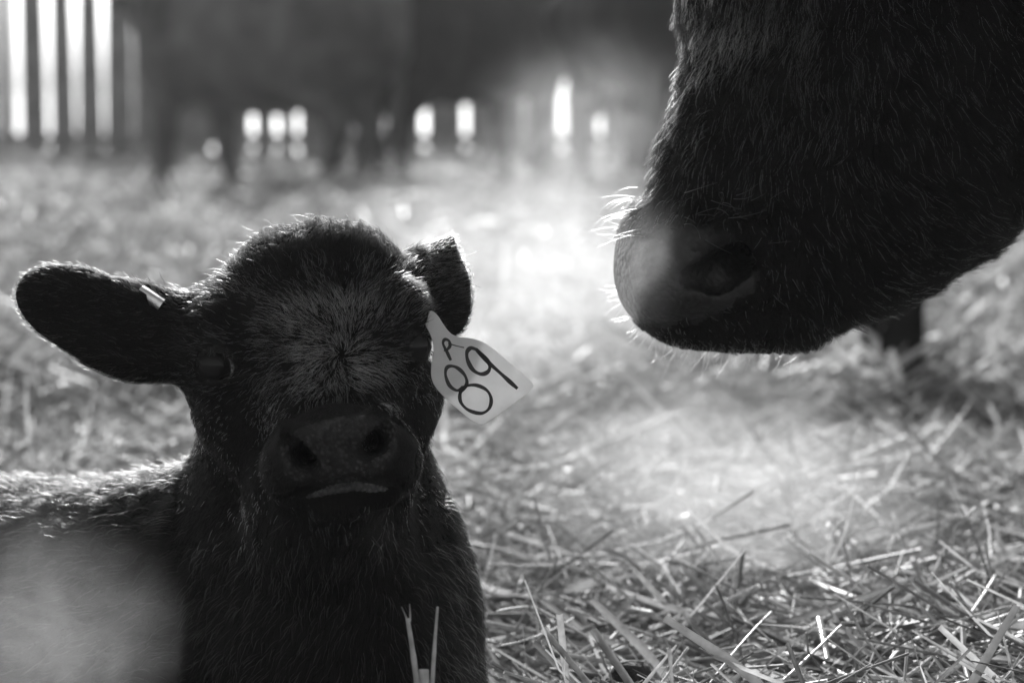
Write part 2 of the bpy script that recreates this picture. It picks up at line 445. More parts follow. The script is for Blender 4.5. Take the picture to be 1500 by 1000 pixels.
# ------------------------------------------------------------------ straw
def straw_batch(px, py, pz, az, pitch, L, W, bend, tube):
    """vectorised stalks. tube: 5-sided bent tube (4 rings); else V-shaped ribbon"""
    n = len(px); K = 4
    d = np.stack([np.cos(az) * np.cos(pitch), np.sin(az) * np.cos(pitch), np.sin(pitch)], -1)
    up = np.tile([0, 0, 1.0], (n, 1)); s = unit(np.cross(d, up) + 1e-6); w = np.cross(s, d)
    bd = unit(s * rng.normal(0, 1, (n, 1)) + w * rng.normal(0, 1, (n, 1)))
    c = np.stack([px, py, pz], -1)
    f = np.linspace(-1, 1, K)
    ctr = c[:, None] + d[:, None] * (f[None, :, None] * (L / 2)[:, None, None]) - bd[:, None] * ((f ** 2)[None, :, None] * (bend * L)[:, None, None])
    if tube:
        S = 5; an = np.arange(S) / S * 2 * np.pi
        flat = (0.35 + 0.65 * rng.random(n))[:, None, None, None]
        rot = rng.random(n) * 6.28
        s2 = s * np.cos(rot)[:, None] + w * np.sin(rot)[:, None]; w2 = -s * np.sin(rot)[:, None] + w * np.cos(rot)[:, None]
        ring = s2[:, None, None] * np.cos(an)[None, None, :, None] + w2[:, None, None] * np.sin(an)[None, None, :, None] * flat
        V = ctr[:, :, None] + ring * (W / 2)[:, None, None, None]
        V = V.reshape(n * K * S, 3)
        i, j = np.meshgrid(np.arange(K - 1), np.arange(S), indexing='ij'); i = i.ravel(); j = j.ravel(); j2 = (j + 1) % S
        q = np.stack([i * S + j, i * S + j2, (i + 1) * S + j2, (i + 1) * S + j], -1)
        F = (q[None] + (np.arange(n) * K * S)[:, None, None]).reshape(-1, 4)
    else:
        rot = rng.random(n) * 6.28; tw = rng.normal(0, 0.5, n)
        ang = rot[:, None] + tw[:, None] * f[None]
        s2 = s[:, None] * np.cos(ang)[..., None] + w[:, None] * np.sin(ang)[..., None]
        w2 = -s[:, None] * np.sin(ang)[..., None] + w[:, None] * np.cos(ang)[..., None]
        tp = np.array([0.75, 1, 0.9, 0.4])[None, :, None]
        hw = (W / 2)[:, None, None] * tp
        V = np.stack([ctr - s2 * hw, ctr + w2 * hw * 0.45, ctr + s2 * hw], 2).reshape(n * K * 3, 3)
        i, j = np.meshgrid(np.arange(K - 1), np.arange(2), indexing='ij'); i = i.ravel(); j = j.ravel()
        q = np.stack([i * 3 + j, i * 3 + j + 1, (i + 1) * 3 + j + 1, (i + 1) * 3 + j], -1)
        F = (q[None] + (np.arange(n) * K * 3)[:, None, None]).reshape(-1, 4)
    return V, F

def scatter(n, y0, y1, half, power=1.0):
    # depth density falls with distance so the cover looks even
    u_ = rng.random(n)
    y = (y0 ** (-power) + u_ * (y1 ** (-power) - y0 ** (-power))) ** (-1 / power) if power > 0 else y0 + (y1 - y0) * u_
    x = (rng.random(n) * 2 - 1) * (y * 0.2117 * half + 0.25)
    return x, y

def calf_clear(x, y):
    # keep stalks out of the calf's body
    a = ((x + 0.62) / 0.62) ** 2 + ((y - 2.2) / 0.17) ** 2 > 1
    b = ((x + 0.13) / 0.125) ** 2 + ((y - 2.02) / 0.17) ** 2 > 1
    return a & b

def straw_layer(name, n, y0, y1, half, Lr, Wr, zr, pit, tube, mat, label, power=1.0, seed=0):
    x, y = scatter(n, y0, y1, half, power)
    ok = calf_clear(x, y); x, y = x[ok], y[ok]; n = len(x)
    keep_front = ~((y < 2.06) & (x < 0.03))
    x, y = x[keep_front], y[keep_front]; n = len(x)
    cl = vnoise(np.stack([x, y, y * 0], -1), 2.2, 20 + seed)
    z = ground_z(x, y) + zr[0] + (zr[1] - zr[0]) * rng.random(n) ** 1.6 * (0.8 + 0.5 * cl)
    az = rng.random(n) * 6.28
    # locally combed swathes
    sw = vnoise(np.stack([x, y, y * 0], -1), 1.3, 31) * 3.0
    az = np.where(rng.random(n) < 0.35, sw + rng.normal(0, 0.4, n), az)
    pitch = rng.normal(0, pit, n)
    L = Lr[0] + (Lr[1] - Lr[0]) * rng.random(n) ** 1.5
    z = z + np.abs(np.sin(pitch)) * L * 0.25
    W = Wr[0] + (Wr[1] - Wr[0]) * rng.random(n) ** 2.2
    V, F = straw_batch(x, y, z, az, pitch, L, W, rng.normal(0, 0.085, n), tube)
    o = link(name, mesh_np(name, V, F, mat, smooth=True)); tag(o, label, 'straw', kind='stuff')
    return o
straw_layer("straw_stalks", 7500, 1.75, 4.6, 1.25, (0.06, 0.30), (0.0026, 0.0075), (0.0, 0.055), 0.22, True, M_straw, "loose round straw stalks strewn over the near bedding", 1.2, 1)
straw_layer("straw_blades", 9000, 1.75, 4.6, 1.25, (0.04, 0.22), (0.0025, 0.009), (0.0, 0.05), 0.35, False, M_straw, "flat split straw blades strewn over the near bedding", 1.2, 2)
straw_layer("fine_straw", 9000, 1.75, 4.4, 1.25, (0.03, 0.16), (0.0012, 0.0036), (0.0, 0.06), 0.35, False, M_straw, "thin shredded straw tangled through the near bedding", 1.2, 6)
straw_layer("chaff", 10000, 1.75, 4.2, 1.25, (0.008, 0.05), (0.001, 0.003), (0.0, 0.035), 0.4, False, M_straw_dark, "short chaff and broken straw bits in the near bedding", 1.2, 3)
straw_layer("distant_straw", 20000, 4.3, 21.5, 1.15, (0.08, 0.35), (0.007, 0.018), (0.0, 0.09), 0.35, False, M_straw, "deep straw bedding spread out towards the fence", 1.0, 4)
straw_layer("distant_dark_straw", 5000, 4.3, 21.5, 1.15, (0.08, 0.35), (0.007, 0.018), (0.0, 0.08), 0.35, False, M_straw_dark, "dull weathered straw mixed into the far bedding", 1.0, 5)

# tiny melted-frost droplets glinting on the straw
ico = []
def ico_mesh():
    import bmesh
    bm = bmesh.new(); bmesh.ops.create_icosphere(bm, subdivisions=2, radius=1)
    V = np.array([v.co for v in bm.verts]); F = np.array([[v.index for v in f.verts] for f in bm.faces]); bm.free()
    return V, F
IV, IF = ico_mesh()
def spheres(name, C, R, mat, parent=None):
    V = (C[:, None] + IV[None] * np.asarray(R)[:, None, None]).reshape(-1, 3)
    F = (IF[None] + (np.arange(len(C)) * len(IV))[:, None, None]).reshape(-1, 3)
    return link(name, mesh_np(name, V, F, mat), parent)
x, y = scatter(900, 2.6, 20, 1.1, 0.9); ok = calf_clear(x, y); x, y = x[ok], y[ok]
z = ground_z(x, y) + 0.04 + rng.random(len(x)) * 0.05 * np.clip(y / 5, 0.5, 1.5)
M_dew = simple_mat("dew_glint", 0.9, 0.12, 0.02, 5, metallic=1.0)
o = spheres("dew", np.stack([x, y, z], -1), 0.0006 + 0.0011 * y / 4 * (0.4 + rng.random(len(x))), M_dew)
tag(o, "tiny glinting dew drops on the straw", 'dew', kind='stuff')

# ------------------------------------------------------------------ fence
def box_v(x0, x1, y0, y1, z0, z1, jit=0.0):
    V = np.array([(x, y, z) for z in (z0, z1) for y in (y0, y1) for x in (x0, x1)], float)
    if jit: V += rng.normal(0, jit, V.shape)
    F = np.array([[0, 2, 3, 1], [4, 5, 7, 6], [0, 1, 5, 4], [2, 6, 7, 3], [0, 4, 6, 2], [1, 3, 7, 5]])
    return V, F
fence = empty("windbreak_fence", (0, FENCE_Y, 0))
tag(fence, "tall weathered board windbreak fence with bright gaps behind the cattle", 'fence')
gaps = [-40, 3, 30, 75, 115, 155, 198, 240, 278, 313, 345, 372, 407, 437, 478, 520, 565, 622, 682, 735, 768, 795, 823, 850, 878, 915, 955, 1000]
gaps = [g for g in range(-700, -60, 44)] + gaps + [g for g in range(1044, 2300, 44)]
def fx(u): return (u - 750) / FPX * FENCE_Y
# half width of each gap at the foot and at the head of the boards
gap_w = {g: ((0.004, 0.006) if rng.random() < 0.55 else (0.016, 0.024)) for g in gaps}
gap_w.update({3: (0.004, 0.012), 30: (0.024, 0.03), 75: (0.013, 0.034), 115: (0.0, 0.042), 155: (0.0, 0.038), 198: (0.001, 0.004), 240: (0.001, 0.003), 278: (0.0, 0.0), 313: (0.014, 0.016),
              345: (0.001, 0.002), 372: (0.024, 0.024), 407: (0.024, 0.026), 437: (0.018, 0.02), 478: (0.002, 0.004), 520: (0.0, 0.004), 565: (0.001, 0.004), 622: (0.028, 0.03), 682: (0.022, 0.024),
              735: (0.0, 0.002), 768: (0.0, 0.003), 795: (0.02, 0.022), 823: (0.03, 0.034), 850: (0.024, 0.026), 878: (0.018, 0.02), 915: (0.002, 0.006)})
for i in range(len(gaps) - 1):
    a_, b_ = gap_w[gaps[i]], gap_w[gaps[i + 1]]
    x0, x1 = fx(gaps[i]), fx(gaps[i + 1])
    zt = 1.92 + 0.06 * rng.random()
    V, F = box_v(x0, x1, -0.014, 0.014, -0.12, zt, 0)
    for v in V:
        f = (v[2] + 0.12) / (zt + 0.12) * 1.6
        f = min(f * 1.0, 1.0)
        v[0] += (a_[0] + (a_[1] - a_[0]) * f + 0.002) if v[0] == x0 else -(b_[0] + (b_[1] - b_[0]) * f + 0.002)
        v[1] += rng.normal(0, 0.003)
    link("board", mesh_np("board", V, F, M_board, smooth=False), fence)
for zc in (0.14, 1.66):
    V, F = box_v(fx(-700), fx(2300), 0.02, 0.06, zc - 0.05, zc + 0.05, 0)
    link("rail", mesh_np("rail", V, F, M_rail, smooth=False), fence)
for xx in np.arange(fx(-700) + 0.85, fx(2300), 2.4):
    V, F = box_v(xx - 0.07, xx + 0.07, 0.065, 0.2, -0.4, 1.9, 0)
    link("post", mesh_np("post", V, F, M_rail, smooth=False), fence)

# ------------------------------------------------------------------ background cattle
def build_cow(loc, heading, label, neck=(1.12, 0.0, 1.12), head=(1.5, 0.0, 0.98), legs=None, scale=1.0, mat=M_hide_far, horizon=0):
    s = SDF(np.arange(-1.25, 1.85, 0.024), np.arange(-0.62, 0.62, 0.024), np.arange(-0.05, 1.65, 0.024))
    I = np.eye(3); k = 0.12
    s.cone((-0.6, 0, 1.0), (0.5, 0, 0.98), 0.33, 0.33, k)
    s.ell((-0.05, 0, 0.9), (0.75, 0.38, 0.36), I, k)
    s.ell((-0.8, 0, 1.05), (0.3, 0.25, 0.27), I, k)
    s.ell((0.68, 0, 0.9), (0.26, 0.24, 0.32), I, k)
    s.cone((0.62, 0, 1.12), neck, 0.27, 0.17, k)
    n_, h_ = np.array(neck), np.array(head)
    s.cone(n_, h_, 0.15, 0.085, 0.06)
    s.ell(n_ + (h_ - n_) * 0.25, (0.15, 0.14, 0.16), I, 0.05)
    for sd in (-1, 1): s.ell(n_ + np.array([0, 0.23 * sd, 0.03]), (0.05, 0.13, 0.06), I, 0.03)
    legs = legs or (0.06, -0.06, 0.1, -0.08)
    for q, (sd, fr) in enumerate(((1, 1), (-1, 1), (1, 0), (-1, 0))):
        o_ = legs[q]; yy = 0.17 * sd
        if fr:
            s.path([(0.58, yy, 0.85), (0.56 + o_ * 0.4, yy, 0.46), (0.56 + o_, yy, 0.13)], [0.14, 0.062, 0.048], 0.05)
            s.cone((0.56 + o_, yy, 0.12), (0.60 + o_, yy, 0.03), 0.055, 0.065, 0.02)
        else:
            s.path([(-0.72, yy, 0.92), (-0.62 + o_ * 0.3, yy, 0.68), (-0.86 + o_ * 0.8, yy, 0.5), (-0.8 + o_, yy, 0.13)], [0.2, 0.12, 0.065, 0.05], 0.05)
            s.cone((-0.8 + o_, yy, 0.12), (-0.76 + o_, yy, 0.03), 0.055, 0.065, 0.02)
    s.path([(-1.05, 0, 1.15), (-1.12, 0, 0.9), (-1.08, 0.02, 0.45)], [0.04, 0.025, 0.045], 0.03)
    V, Q = s.mesh(1)
    V = V + vert_normals(V, Q) * (vnoise(V, 9, 5) * 0.012 + vnoise(V, 30, 6) * 0.005)[:, None]
    r = empty("cow", (loc[0], loc[1], float(ground_z(loc[0], loc[1])) - 0.10), heading)
    r.scale = (scale,) * 3
    tag(r, label, 'cow', 'dark cattle standing in front of the board fence')
    link("body", mesh_np("cow_body", V, Q, mat), r)
    for sd in (-1, 1):
        c = n_ + (h_ - n_) * 0.42 + np.array([0, 0.115 * sd, 0.05])
        e = spheres("eye", c[None], [0.022], M_eye, r)
    return r
def gx_at(u, y): return (u - 750) / FPX * y
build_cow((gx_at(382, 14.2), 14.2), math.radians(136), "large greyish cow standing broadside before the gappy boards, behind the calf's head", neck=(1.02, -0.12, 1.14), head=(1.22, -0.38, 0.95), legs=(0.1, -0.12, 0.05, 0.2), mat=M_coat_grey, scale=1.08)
build_cow((gx_at(690, 16.2), 16.2), math.radians(58), "darkest cow of the middle, its legs framing two bright fence gaps", scale=1.14, neck=(1.15, 0, 1.2), head=(1.5, 0.05, 0.95), legs=(0.05, -0.1, 0.12, -0.15))
build_cow((gx_at(955, 14.0), 14.0), math.radians(-76), "dark cow partly behind the big muzzle, beyond drifting steam", scale=1.14, neck=(1.15, 0, 1.2), head=(1.5, 0.0, 1.0), legs=(0.02, -0.05, -0.1, 0.1))

# ------------------------------------------------------------------ mother cow (big head at the upper right)
DM = 2.12
def mp(u, v, z=0.0): return P(u, v, DM - z)
pm = DM / FPX      # metres per pixel at her depth
sx = np.concatenate([np.arange(0.05, 0.70, 0.0036), np.arange(0.70, 3.2, 0.025)])
sy = np.concatenate([np.arange(1.92, 2.36, 0.0036), np.arange(2.36, 5.6, 0.025)])
sz = np.concatenate([np.arange(-0.02, 0.28, 0.02), np.arange(0.28, 0.82, 0.004), np.arange(0.82, 1.62, 0.025)])
s = SDF(sx, sy, sz)
# head: bridge of nose, muzzle, chin, cheeks
s.cone(mp(1052, 292, 0), mp(1200, -60, -0.01), 94 * pm, 150 * pm, 0.02)
s.cone(mp(1150, -40, -0.01), mp(1300, -330, -0.03), 150 * pm, 165 * pm, 0.04)
s.ell(mp(1012, 388, 0), (112 * pm, 98 * pm, 0.062), None, 0.02)
s.ell(mp(1000, 350, 0.0), (88 * pm, 62 * pm, 0.055), None, 0.015)
s.ell(mp(1050, 430, 0), (120 * pm, 78 * pm, 0.060), None, 0.03)
s.ell(mp(1110, 442, 0), (96 * pm, 58 * pm, 0.050), None, 0.02)
s.ell(mp(1160, 458, 0), (56 * pm, 43 * pm, 0.040), None, 0.02)
s.cone(mp(1130, 385, 0), mp(1330, 230, -0.01), 97 * pm, 165 * pm, 0.04)
s.cone(mp(1260, 290, 0), mp(1440, 60, -0.01), 150 * pm, 230 * pm, 0.05)
s.cone(mp(1270, 150, 0), mp(1440, -180, -0.02), 175 * pm, 200 * pm, 0.04)
s.ell(mp(1330, -330, -0.02), (0.12, 0.10, 0.11), None, 0.04)
# nostril, rims, mouth
s.path([mp(1030, 352, 0.060), mp(1070, 335, 0.064), mp(1102, 342, 0.064), mp(1106, 375, 0.062), mp(1096, 410, 0.06), mp(1060, 432, 0.062), mp(1020, 428, 0.062)], [0.008, 0.011, 0.010, 0.009, 0.008, 0.008, 0.006], 0.012)
s.path([mp(1092, 348, 0.060), mp(1080, 382, 0.056), mp(1050, 405, 0.058), mp(1012, 408, 0.062)], [0.011, 0.0185, 0.0175, 0.009], 0.006, True)
s.path([mp(1080, 378, 0.045), mp(1110, 360, 0.02)], [0.015, 0.010], 0.006, True)
s.path([mp(945, 478, 0.03), mp(1000, 480, 0.052), mp(1080, 465, 0.058), mp(1150, 440, 0.058), mp(1200, 415, 0.06)], [0.005, 0.005, 0.0045, 0.004, 0.003], 0.006, True)
# eye socket and ears (outside the frame)
s.cone(mp(1335, -150, 0.10), mp(1400, -160, 0.10), 0.022, 0.02, 0.02)
ex = mp(1365, -190, 0)
for sd in (-1, 1):
    root_ = mp(1455, -290, 0.10 * sd); tip = mp(1500, -265, 0.27 * sd)
    s.path([root_, (root_ + tip) / 2, tip], [0.035, 0.045, 0.018], 0.02)
# neck to a body standing away to the right
sh = np.array([1.05, 4.35, 1.02])
s.cone(mp(1440, -120, -0.06), (0.75, 3.2, 0.98), 0.15, 0.19, 0.08)
s.cone((0.75, 3.2, 0.98), sh, 0.19, 0.30, 0.1)
bx = np.array([0.72, 0.69, 0]); 
ctr = sh + np.array([0.45, 0.35, -0.02])
Rb = np.array([[0.79, 0.61, 0], [-0.61, 0.79, 0], [0, 0, 1.0]])
s.cone(sh + np.array([0.1, 0.05, -0.05]), (1.75, 4.95, 0.98), 0.32, 0.33, 0.1)
s.ell((1.45, 4.7, 0.9), (0.7, 0.37, 0.36), Rb, 0.1)
s.ell((2.0, 5.0, 1.02), (0.28, 0.25, 0.28), Rb, 0.1)
for (lx, ly, fr) in ((gx_at(1326, 4.55), 4.55, 1), (gx_at(1296, 4.8), 4.8, 1), (1.95, 4.85, 0), (1.78, 5.2, 0)):
    if fr:
        s.path([(lx + 0.12, ly, 0.85), (lx + 0.02, ly, 0.46), (lx, ly, 0.14)], [0.14, 0.05, 0.036], 0.05)
        s.cone((lx, ly, 0.13), (lx - 0.01, ly - 0.02, 0.04), 0.042, 0.05, 0.02)
    else:
        s.path([(lx, ly, 0.9), (lx + 0.12, ly + 0.08, 0.5), (lx + 0.04, ly + 0.02, 0.12)], [0.2, 0.065, 0.05], 0.05)
        s.cone((lx + 0.04, ly, 0.12), (lx + 0.01, ly - 0.02, 0.03), 0.055, 0.065, 0.02)
s.path([(2.2, 5.15, 1.15), (2.28, 5.2, 0.9), (2.25, 5.2, 0.5)], [0.04, 0.025, 0.045], 0.03)
V, Q = s.mesh(1)
Nn = vert_normals(V, Q)
V = V + Nn * (vnoise(V, 35, 5) * 0.0012)[:, None]
def uv_of(V, ):
    r = V - CP; d = r @ CF
    return 750 + (r @ CR) / d * FPX, 500 - (r @ CU) / d * FPX, d
C = V[Q].mean(1); uu, vv, dd = uv_of(C)
def cow_pad(u, v, p, grow_=0.0):
    w = vnoise(p, 70, 12) * 0.10 + vnoise(p, 200, 13) * 0.06
    return np.sqrt(((u - 975) / 132) ** 2 + ((v - 398) / 80) ** 2) + w + np.clip((318 + (u - 893) * 0.06 - v) / 25, 0, 2) < 1 + grow_
nosem = cow_pad(uu, vv, C) & (dd < 2.6)
mother = empty("cow", tuple(mp(1100, 400, 0)))
tag(mother, "black adult cow with whiskered muzzle lowered over the calf, breath steaming", 'cow')
MV = V - np.array(mother.location)
body = link("body", mesh_np("mother_body", MV, Q, [M_hide, M_nose_cow], mi=nosem.astype(int)), mother)
body['label'] = "black haired head and body with bare wet nose"
for sd in (-1, 1):
    c = mp(1370, -165, 0.105 * sd) - np.array(mother.location)
    spheres("eye", c[None], [0.021], M_eye, mother)

# her coat
def cow_dir(p):
    u_, v_, d_ = uv_of(p)
    # hair runs down the face, sweeping back along the cheek
    a = np.clip((u_ - 1080) / 300, 0, 1); b = np.clip((v_ - 180) / 250, 0, 1)
    du = -0.25 + a * 0.75 + b * a * 0.8; dv = 1.0 - b * a * 0.35 - b * 0.15
    w = np.clip((v_ - 290) / 60, 0, 1) * (u_ < 1120)
    du = du * (1 - w) + w * 0.3; 
    return unit(CR[None] * du[:, None] - CU[None] * dv[:, None])
def wf(C, n):
    u_, v_, d_ = uv_of(C)
    vis = (d_ < 2.7) * 1.0
    inb = ((u_ > 860) & (u_ < 1560) & (v_ > -70) & (v_ < 560))
    face = np.where((n @ CF) < 0.25, 1.0, 0.25)
    nose = cow_pad(u_, v_, C, -0.03 + 0.08 * rng.normal(0, 1, len(u_)))
    nost = ((u_ - 1058) ** 2 / 50 ** 2 + (v_ - 388) ** 2 / 35 ** 2 < 1)
    w = vis * np.where(inb, 1.0, 0.12) * face
    return w * np.where(nose | nost, 0.0, 1.0)
p, n = sample_surface(V, Q, Nn, 120000, wf)
u_, v_, d_ = uv_of(p)
t_ = cow_dir(p); t_ = unit(t_ - n * (t_ * n).sum(-1, keepdims=True))
short = np.clip((v_ - 270) / 80, 0, 1) * np.clip((1250 - u_) / 120, 0, 1)
L = (0.020 * (1 - short) + 0.006 * short) * (0.6 + 0.7 * rng.random(len(p)))
pts, rad = grow(p, n, t_, L, 0.45 - 0.1 * short, 0.00017, 5, 0.12, 0.45, 3)
pts = clump(pts, 0.045, 0.62)
mo = np.array(mother.location)
pale = rng.random(len(p)) < 0.04 + 0.40 * np.exp(-((u_ - 1100) / 140) ** 2 - ((v_ - 60) / 130) ** 2) * np.clip(0.5 + vnoise(p, 45, 9), 0, 1.3)  # denser pale hairs paint the sky light on her upper face
add_curves("coat", pts[~pale] - mo, rad[~pale], M_fur_cow, mother)
add_curves("grizzled_and_sky_lit_hair", pts[pale] - mo, rad[pale], M_fur_fore, mother)
# the rest of her (outside the frame): sparse long coat
def whisk(anchors, count, Lr, mat, jitter, name, parent, org, rad=0.00035, drop=0.5):
    P0, T = [], []
    for (u0, v0, z0, du, dv, dz) in anchors:
        P0.append(mp(u0, v0, z0)); T.append(CR * du - CU * dv - CF * dz)
    P0 = np.array(P0); T = unit(np.array(T))
    i = rng.integers(0, len(P0), count)
    p = P0[i] + rng.normal(0, jitter, (count, 3)); t = unit(T[i] + rng.normal(0, 0.28, (count, 3)))
    K = 9; L = Lr[0] + (Lr[1] - Lr[0]) * rng.random(count)
    bend = rng.normal(0, 0.35, (count, 3)); bend[:, 2] -= drop
    p = p - t * 0.005; pts = [p]; cur = p
    for k in range(1, K):
        dirn = unit(t + bend * (k / K) * 1.7); cur = cur + dirn * (L / (K - 1))[:, None]; pts.append(cur)
    pts = np.stack(pts, 1)
    r = np.linspace(1, 0.3, K)[None] * rad * (0.7 + 0.6 * rng.random((count, 1)))
    return add_curves(name, pts - org, r, mat, parent)
prof = [(930, 268, 0), (921, 290, 0), (912, 312, 0), (905, 330, 0), (897, 348, 0), (925, 305, 0.04), (930, 340, 0.05)]
whisk([(a, b, c, -1, -0.15, 0.2) for a, b, c in prof], 17, (0.018, 0.042), M_whisker, 0.0022, "whiskers", mother, mo, 0.00012, 0.4)
whisk([(912, 425, 0, -1, 0.25, 0), (918, 440, 0, -1, 0.2, 0), (926, 462, 0, -0.9, 0.4, 0), (938, 480, 0, -0.7, 0.8, 0), (955, 492, 0, -0.5, 1, 0)], 34, (0.008, 0.030), M_whisker, 0.0022, "whiskers", mother, mo, 0.00014, 0.25)
whisk([(a, 505 + 3 * math.sin(a), z, -0.25, 1, 0) for a in range(975, 1185, 14) for z in (-0.01, 0.02)], 320, (0.006, 0.026), M_whisker, 0.007, "whiskers", mother, mo, 0.00014, 0.2)
whisk([(1000 + 9 * k, 290 + 14 * (k % 5), 0.07, 0.5, -0.1, 0.5) for k in range(20)] + [(1180, 390, 0.07, 0.5, 0.6, 0.3), (1140, 430, 0.06, 0.3, 1, 0.3)], 26, (0.01, 0.035), M_whisker, 0.006, "whiskers", mother, mo, 0.0003, 0.3)
spheres("saliva_drop", np.array([mp(976, 498, 0.0), mp(988, 501, 0.01), mp(1001, 503, 0.0)]) - mo, [0.0035, 0.004, 0.003], M_drop, mother)

# ------------------------------------------------------------------ calf
DC = 1.95
pc = DC / FPX
def hp(u, v, z=0.0): return P(u, v, DC - z)
f_ = 0.0019
sx = np.concatenate([np.arange(-1.25, -0.42, 0.012), np.arange(-0.42, 0.03, f_), np.arange(0.03, 0.15, 0.01)])
sy = np.concatenate([np.arange(1.70, 1.78, 0.01), np.arange(1.78, 2.14, f_), np.arange(2.14, 2.60, 0.01)])
sz = np.concatenate([np.arange(-0.08, 0.10, 0.01), np.arange(0.10, 0.52, f_)])
s = SDF(sx, sy, sz)
# torso, neck, chest
s.cone((-0.30, 2.20, 0.105), (-0.95, 2.33, 0.09), 0.12, 0.15, 0.05)
s.ell((-0.62, 2.26, 0.085), (0.36, 0.15, 0.145), np.eye(3), 0.03)
s.cone(hp(462, 580, -0.12), hp(502, 900, -0.11), 148 * pc, 190 * pc, 0.04)
s.cone(hp(402, 560, -0.115), hp(425, 920, -0.125), 112 * pc, 138 * pc, 0.03)
s.cone(hp(480, 740, -0.03), hp(585, 1040, -0.035), 112 * pc, 95 * pc, 0.03)
s.cone(hp(505, 860, -0.11), hp(520, 1090, -0.10), 185 * pc, 200 * pc, 0.04)
s.cone(hp(400, 800, -0.14), (-0.42, 2.20, 0.12), 0.085, 0.105, 0.04)
# cranium and poll
s.ell(hp(456, 486, -0.055), (152 * pc, 112 * pc, 0.082), None, 0.025)
s.ell(hp(436, 408, -0.06), (100 * pc, 70 * pc, 0.06), None, 0.015)
s.ell(hp(488, 390, -0.055), (88 * pc, 62 * pc, 0.05), None, 0.012)
s.ell(hp(350, 472, -0.06), (72 * pc, 72 * pc, 0.055), None, 0.02)
s.ell(hp(555, 440, -0.055), (62 * pc, 70 * pc, 0.05), None, 0.02)
# brow ridges
s.path([hp(300, 500, -0.025), hp(330, 478, -0.01), hp(372, 480, 0.0)], [0.016, 0.018, 0.014], 0.02)
s.path([hp(612, 478, -0.025), hp(590, 455, -0.01), hp(556, 462, 0.0)], [0.014, 0.018, 0.014], 0.02)
# cheeks, jaw
s.cone(hp(358, 585, -0.055), hp(428, 700, 0.0), 70 * pc, 58 * pc, 0.03)
s.cone(hp(588, 580, -0.055), hp(560, 690, 0.0), 56 * pc, 52 * pc, 0.03)
s.ell(hp(462, 590, -0.06), (165 * pc, 110 * pc, 0.075), None, 0.03)
# bridge of the nose
s.ell(hp(478, 545, -0.01), (118 * pc, 85 * pc, 0.050), None, 0.03)
s.cone(hp(475, 540, -0.010), hp(496, 640, 0.050), 94 * pc, 84 * pc, 0.03)
# muzzle
s.ell(hp(500, 668, 0.064), (106 * pc, 77 * pc, 0.054), None, 0.010)
s.ell(hp(435, 690, 0.06), (44 * pc, 44 * pc, 0.036), None, 0.02)
s.ell(hp(565, 680, 0.06), (42 * pc, 46 * pc, 0.036), None, 0.02)
s.ell(hp(498, 655, 0.085), (72 * pc, 46 * pc, 0.030), None, 0.015)
# chin
s.cone(hp(505, 752, 0.062), hp(480, 790, 0.0), 44 * pc, 66 * pc, 0.02)
s.ell(hp(470, 770, 0.0), (95 * pc, 62 * pc, 0.05), None, 0.03)
s.path([hp(402, 640, 0.075), hp(424, 612, 0.083), hp(455, 594, 0.083), hp(500, 586, 0.080), hp(545, 592, 0.078), hp(578, 610, 0.075), hp(598, 640, 0.070)], [0.002, 0.0035, 0.004, 0.004, 0.004, 0.0035, 0.002], 0.006, True)
# nostril rims then openings
s.path([hp(414, 648, 0.094), hp(424, 630, 0.103), hp(442, 634, 0.110), hp(464, 648, 0.114)], [0.005, 0.007, 0.007, 0.006], 0.006)
s.path([hp(424, 650, 0.095), hp(428, 680, 0.096), hp(452, 691, 0.103), hp(468, 680, 0.108)], [0.005, 0.006, 0.006, 0.005], 0.008)
s.path([hp(520, 640, 0.114), hp(534, 620, 0.111), hp(556, 606, 0.104), hp(566, 632, 0.096), hp(566, 655, 0.095), hp(550, 672, 0.102), hp(532, 668, 0.107)], [0.006, 0.007, 0.007, 0.006, 0.006, 0.006, 0.005], 0.006)
s.path([hp(424, 636, 0.106), hp(434, 652, 0.108), hp(446, 668, 0.107), hp(460, 677, 0.110)], [0.005, 0.0085, 0.0105, 0.0075], 0.004, True)
s.path([hp(446, 664, 0.095), hp(460, 655, 0.05)], [0.0110, 0.009], 0.003, True)
s.path([hp(561, 615, 0.101), hp(556, 631, 0.104), hp(548, 649, 0.105), hp(534, 660, 0.110)], [0.005, 0.0085, 0.0100, 0.0075], 0.004, True)
s.path([hp(547, 646, 0.095), hp(535, 645, 0.05)], [0.0105, 0.009], 0.003, True)
# mouth crease and lips
s.path([hp(398, 728, 0.075), hp(430, 722, 0.093), hp(470, 708, 0.106), hp(515, 700, 0.110), hp(565, 704, 0.103), hp(603, 712, 0.078)], [0.0030, 0.0045, 0.0055, 0.0055, 0.0045, 0.003], 0.003, True)
s.path([hp(452, 726, 0.085), hp(485, 718, 0.096), hp(520, 714, 0.098), hp(560, 717, 0.090)], [0.0035, 0.0056, 0.006, 0.004], 0.004)
s.path([hp(470, 742, 0.088), hp(520, 738, 0.095), hp(570, 732, 0.085)], [0.007, 0.008, 0.005], 0.008)
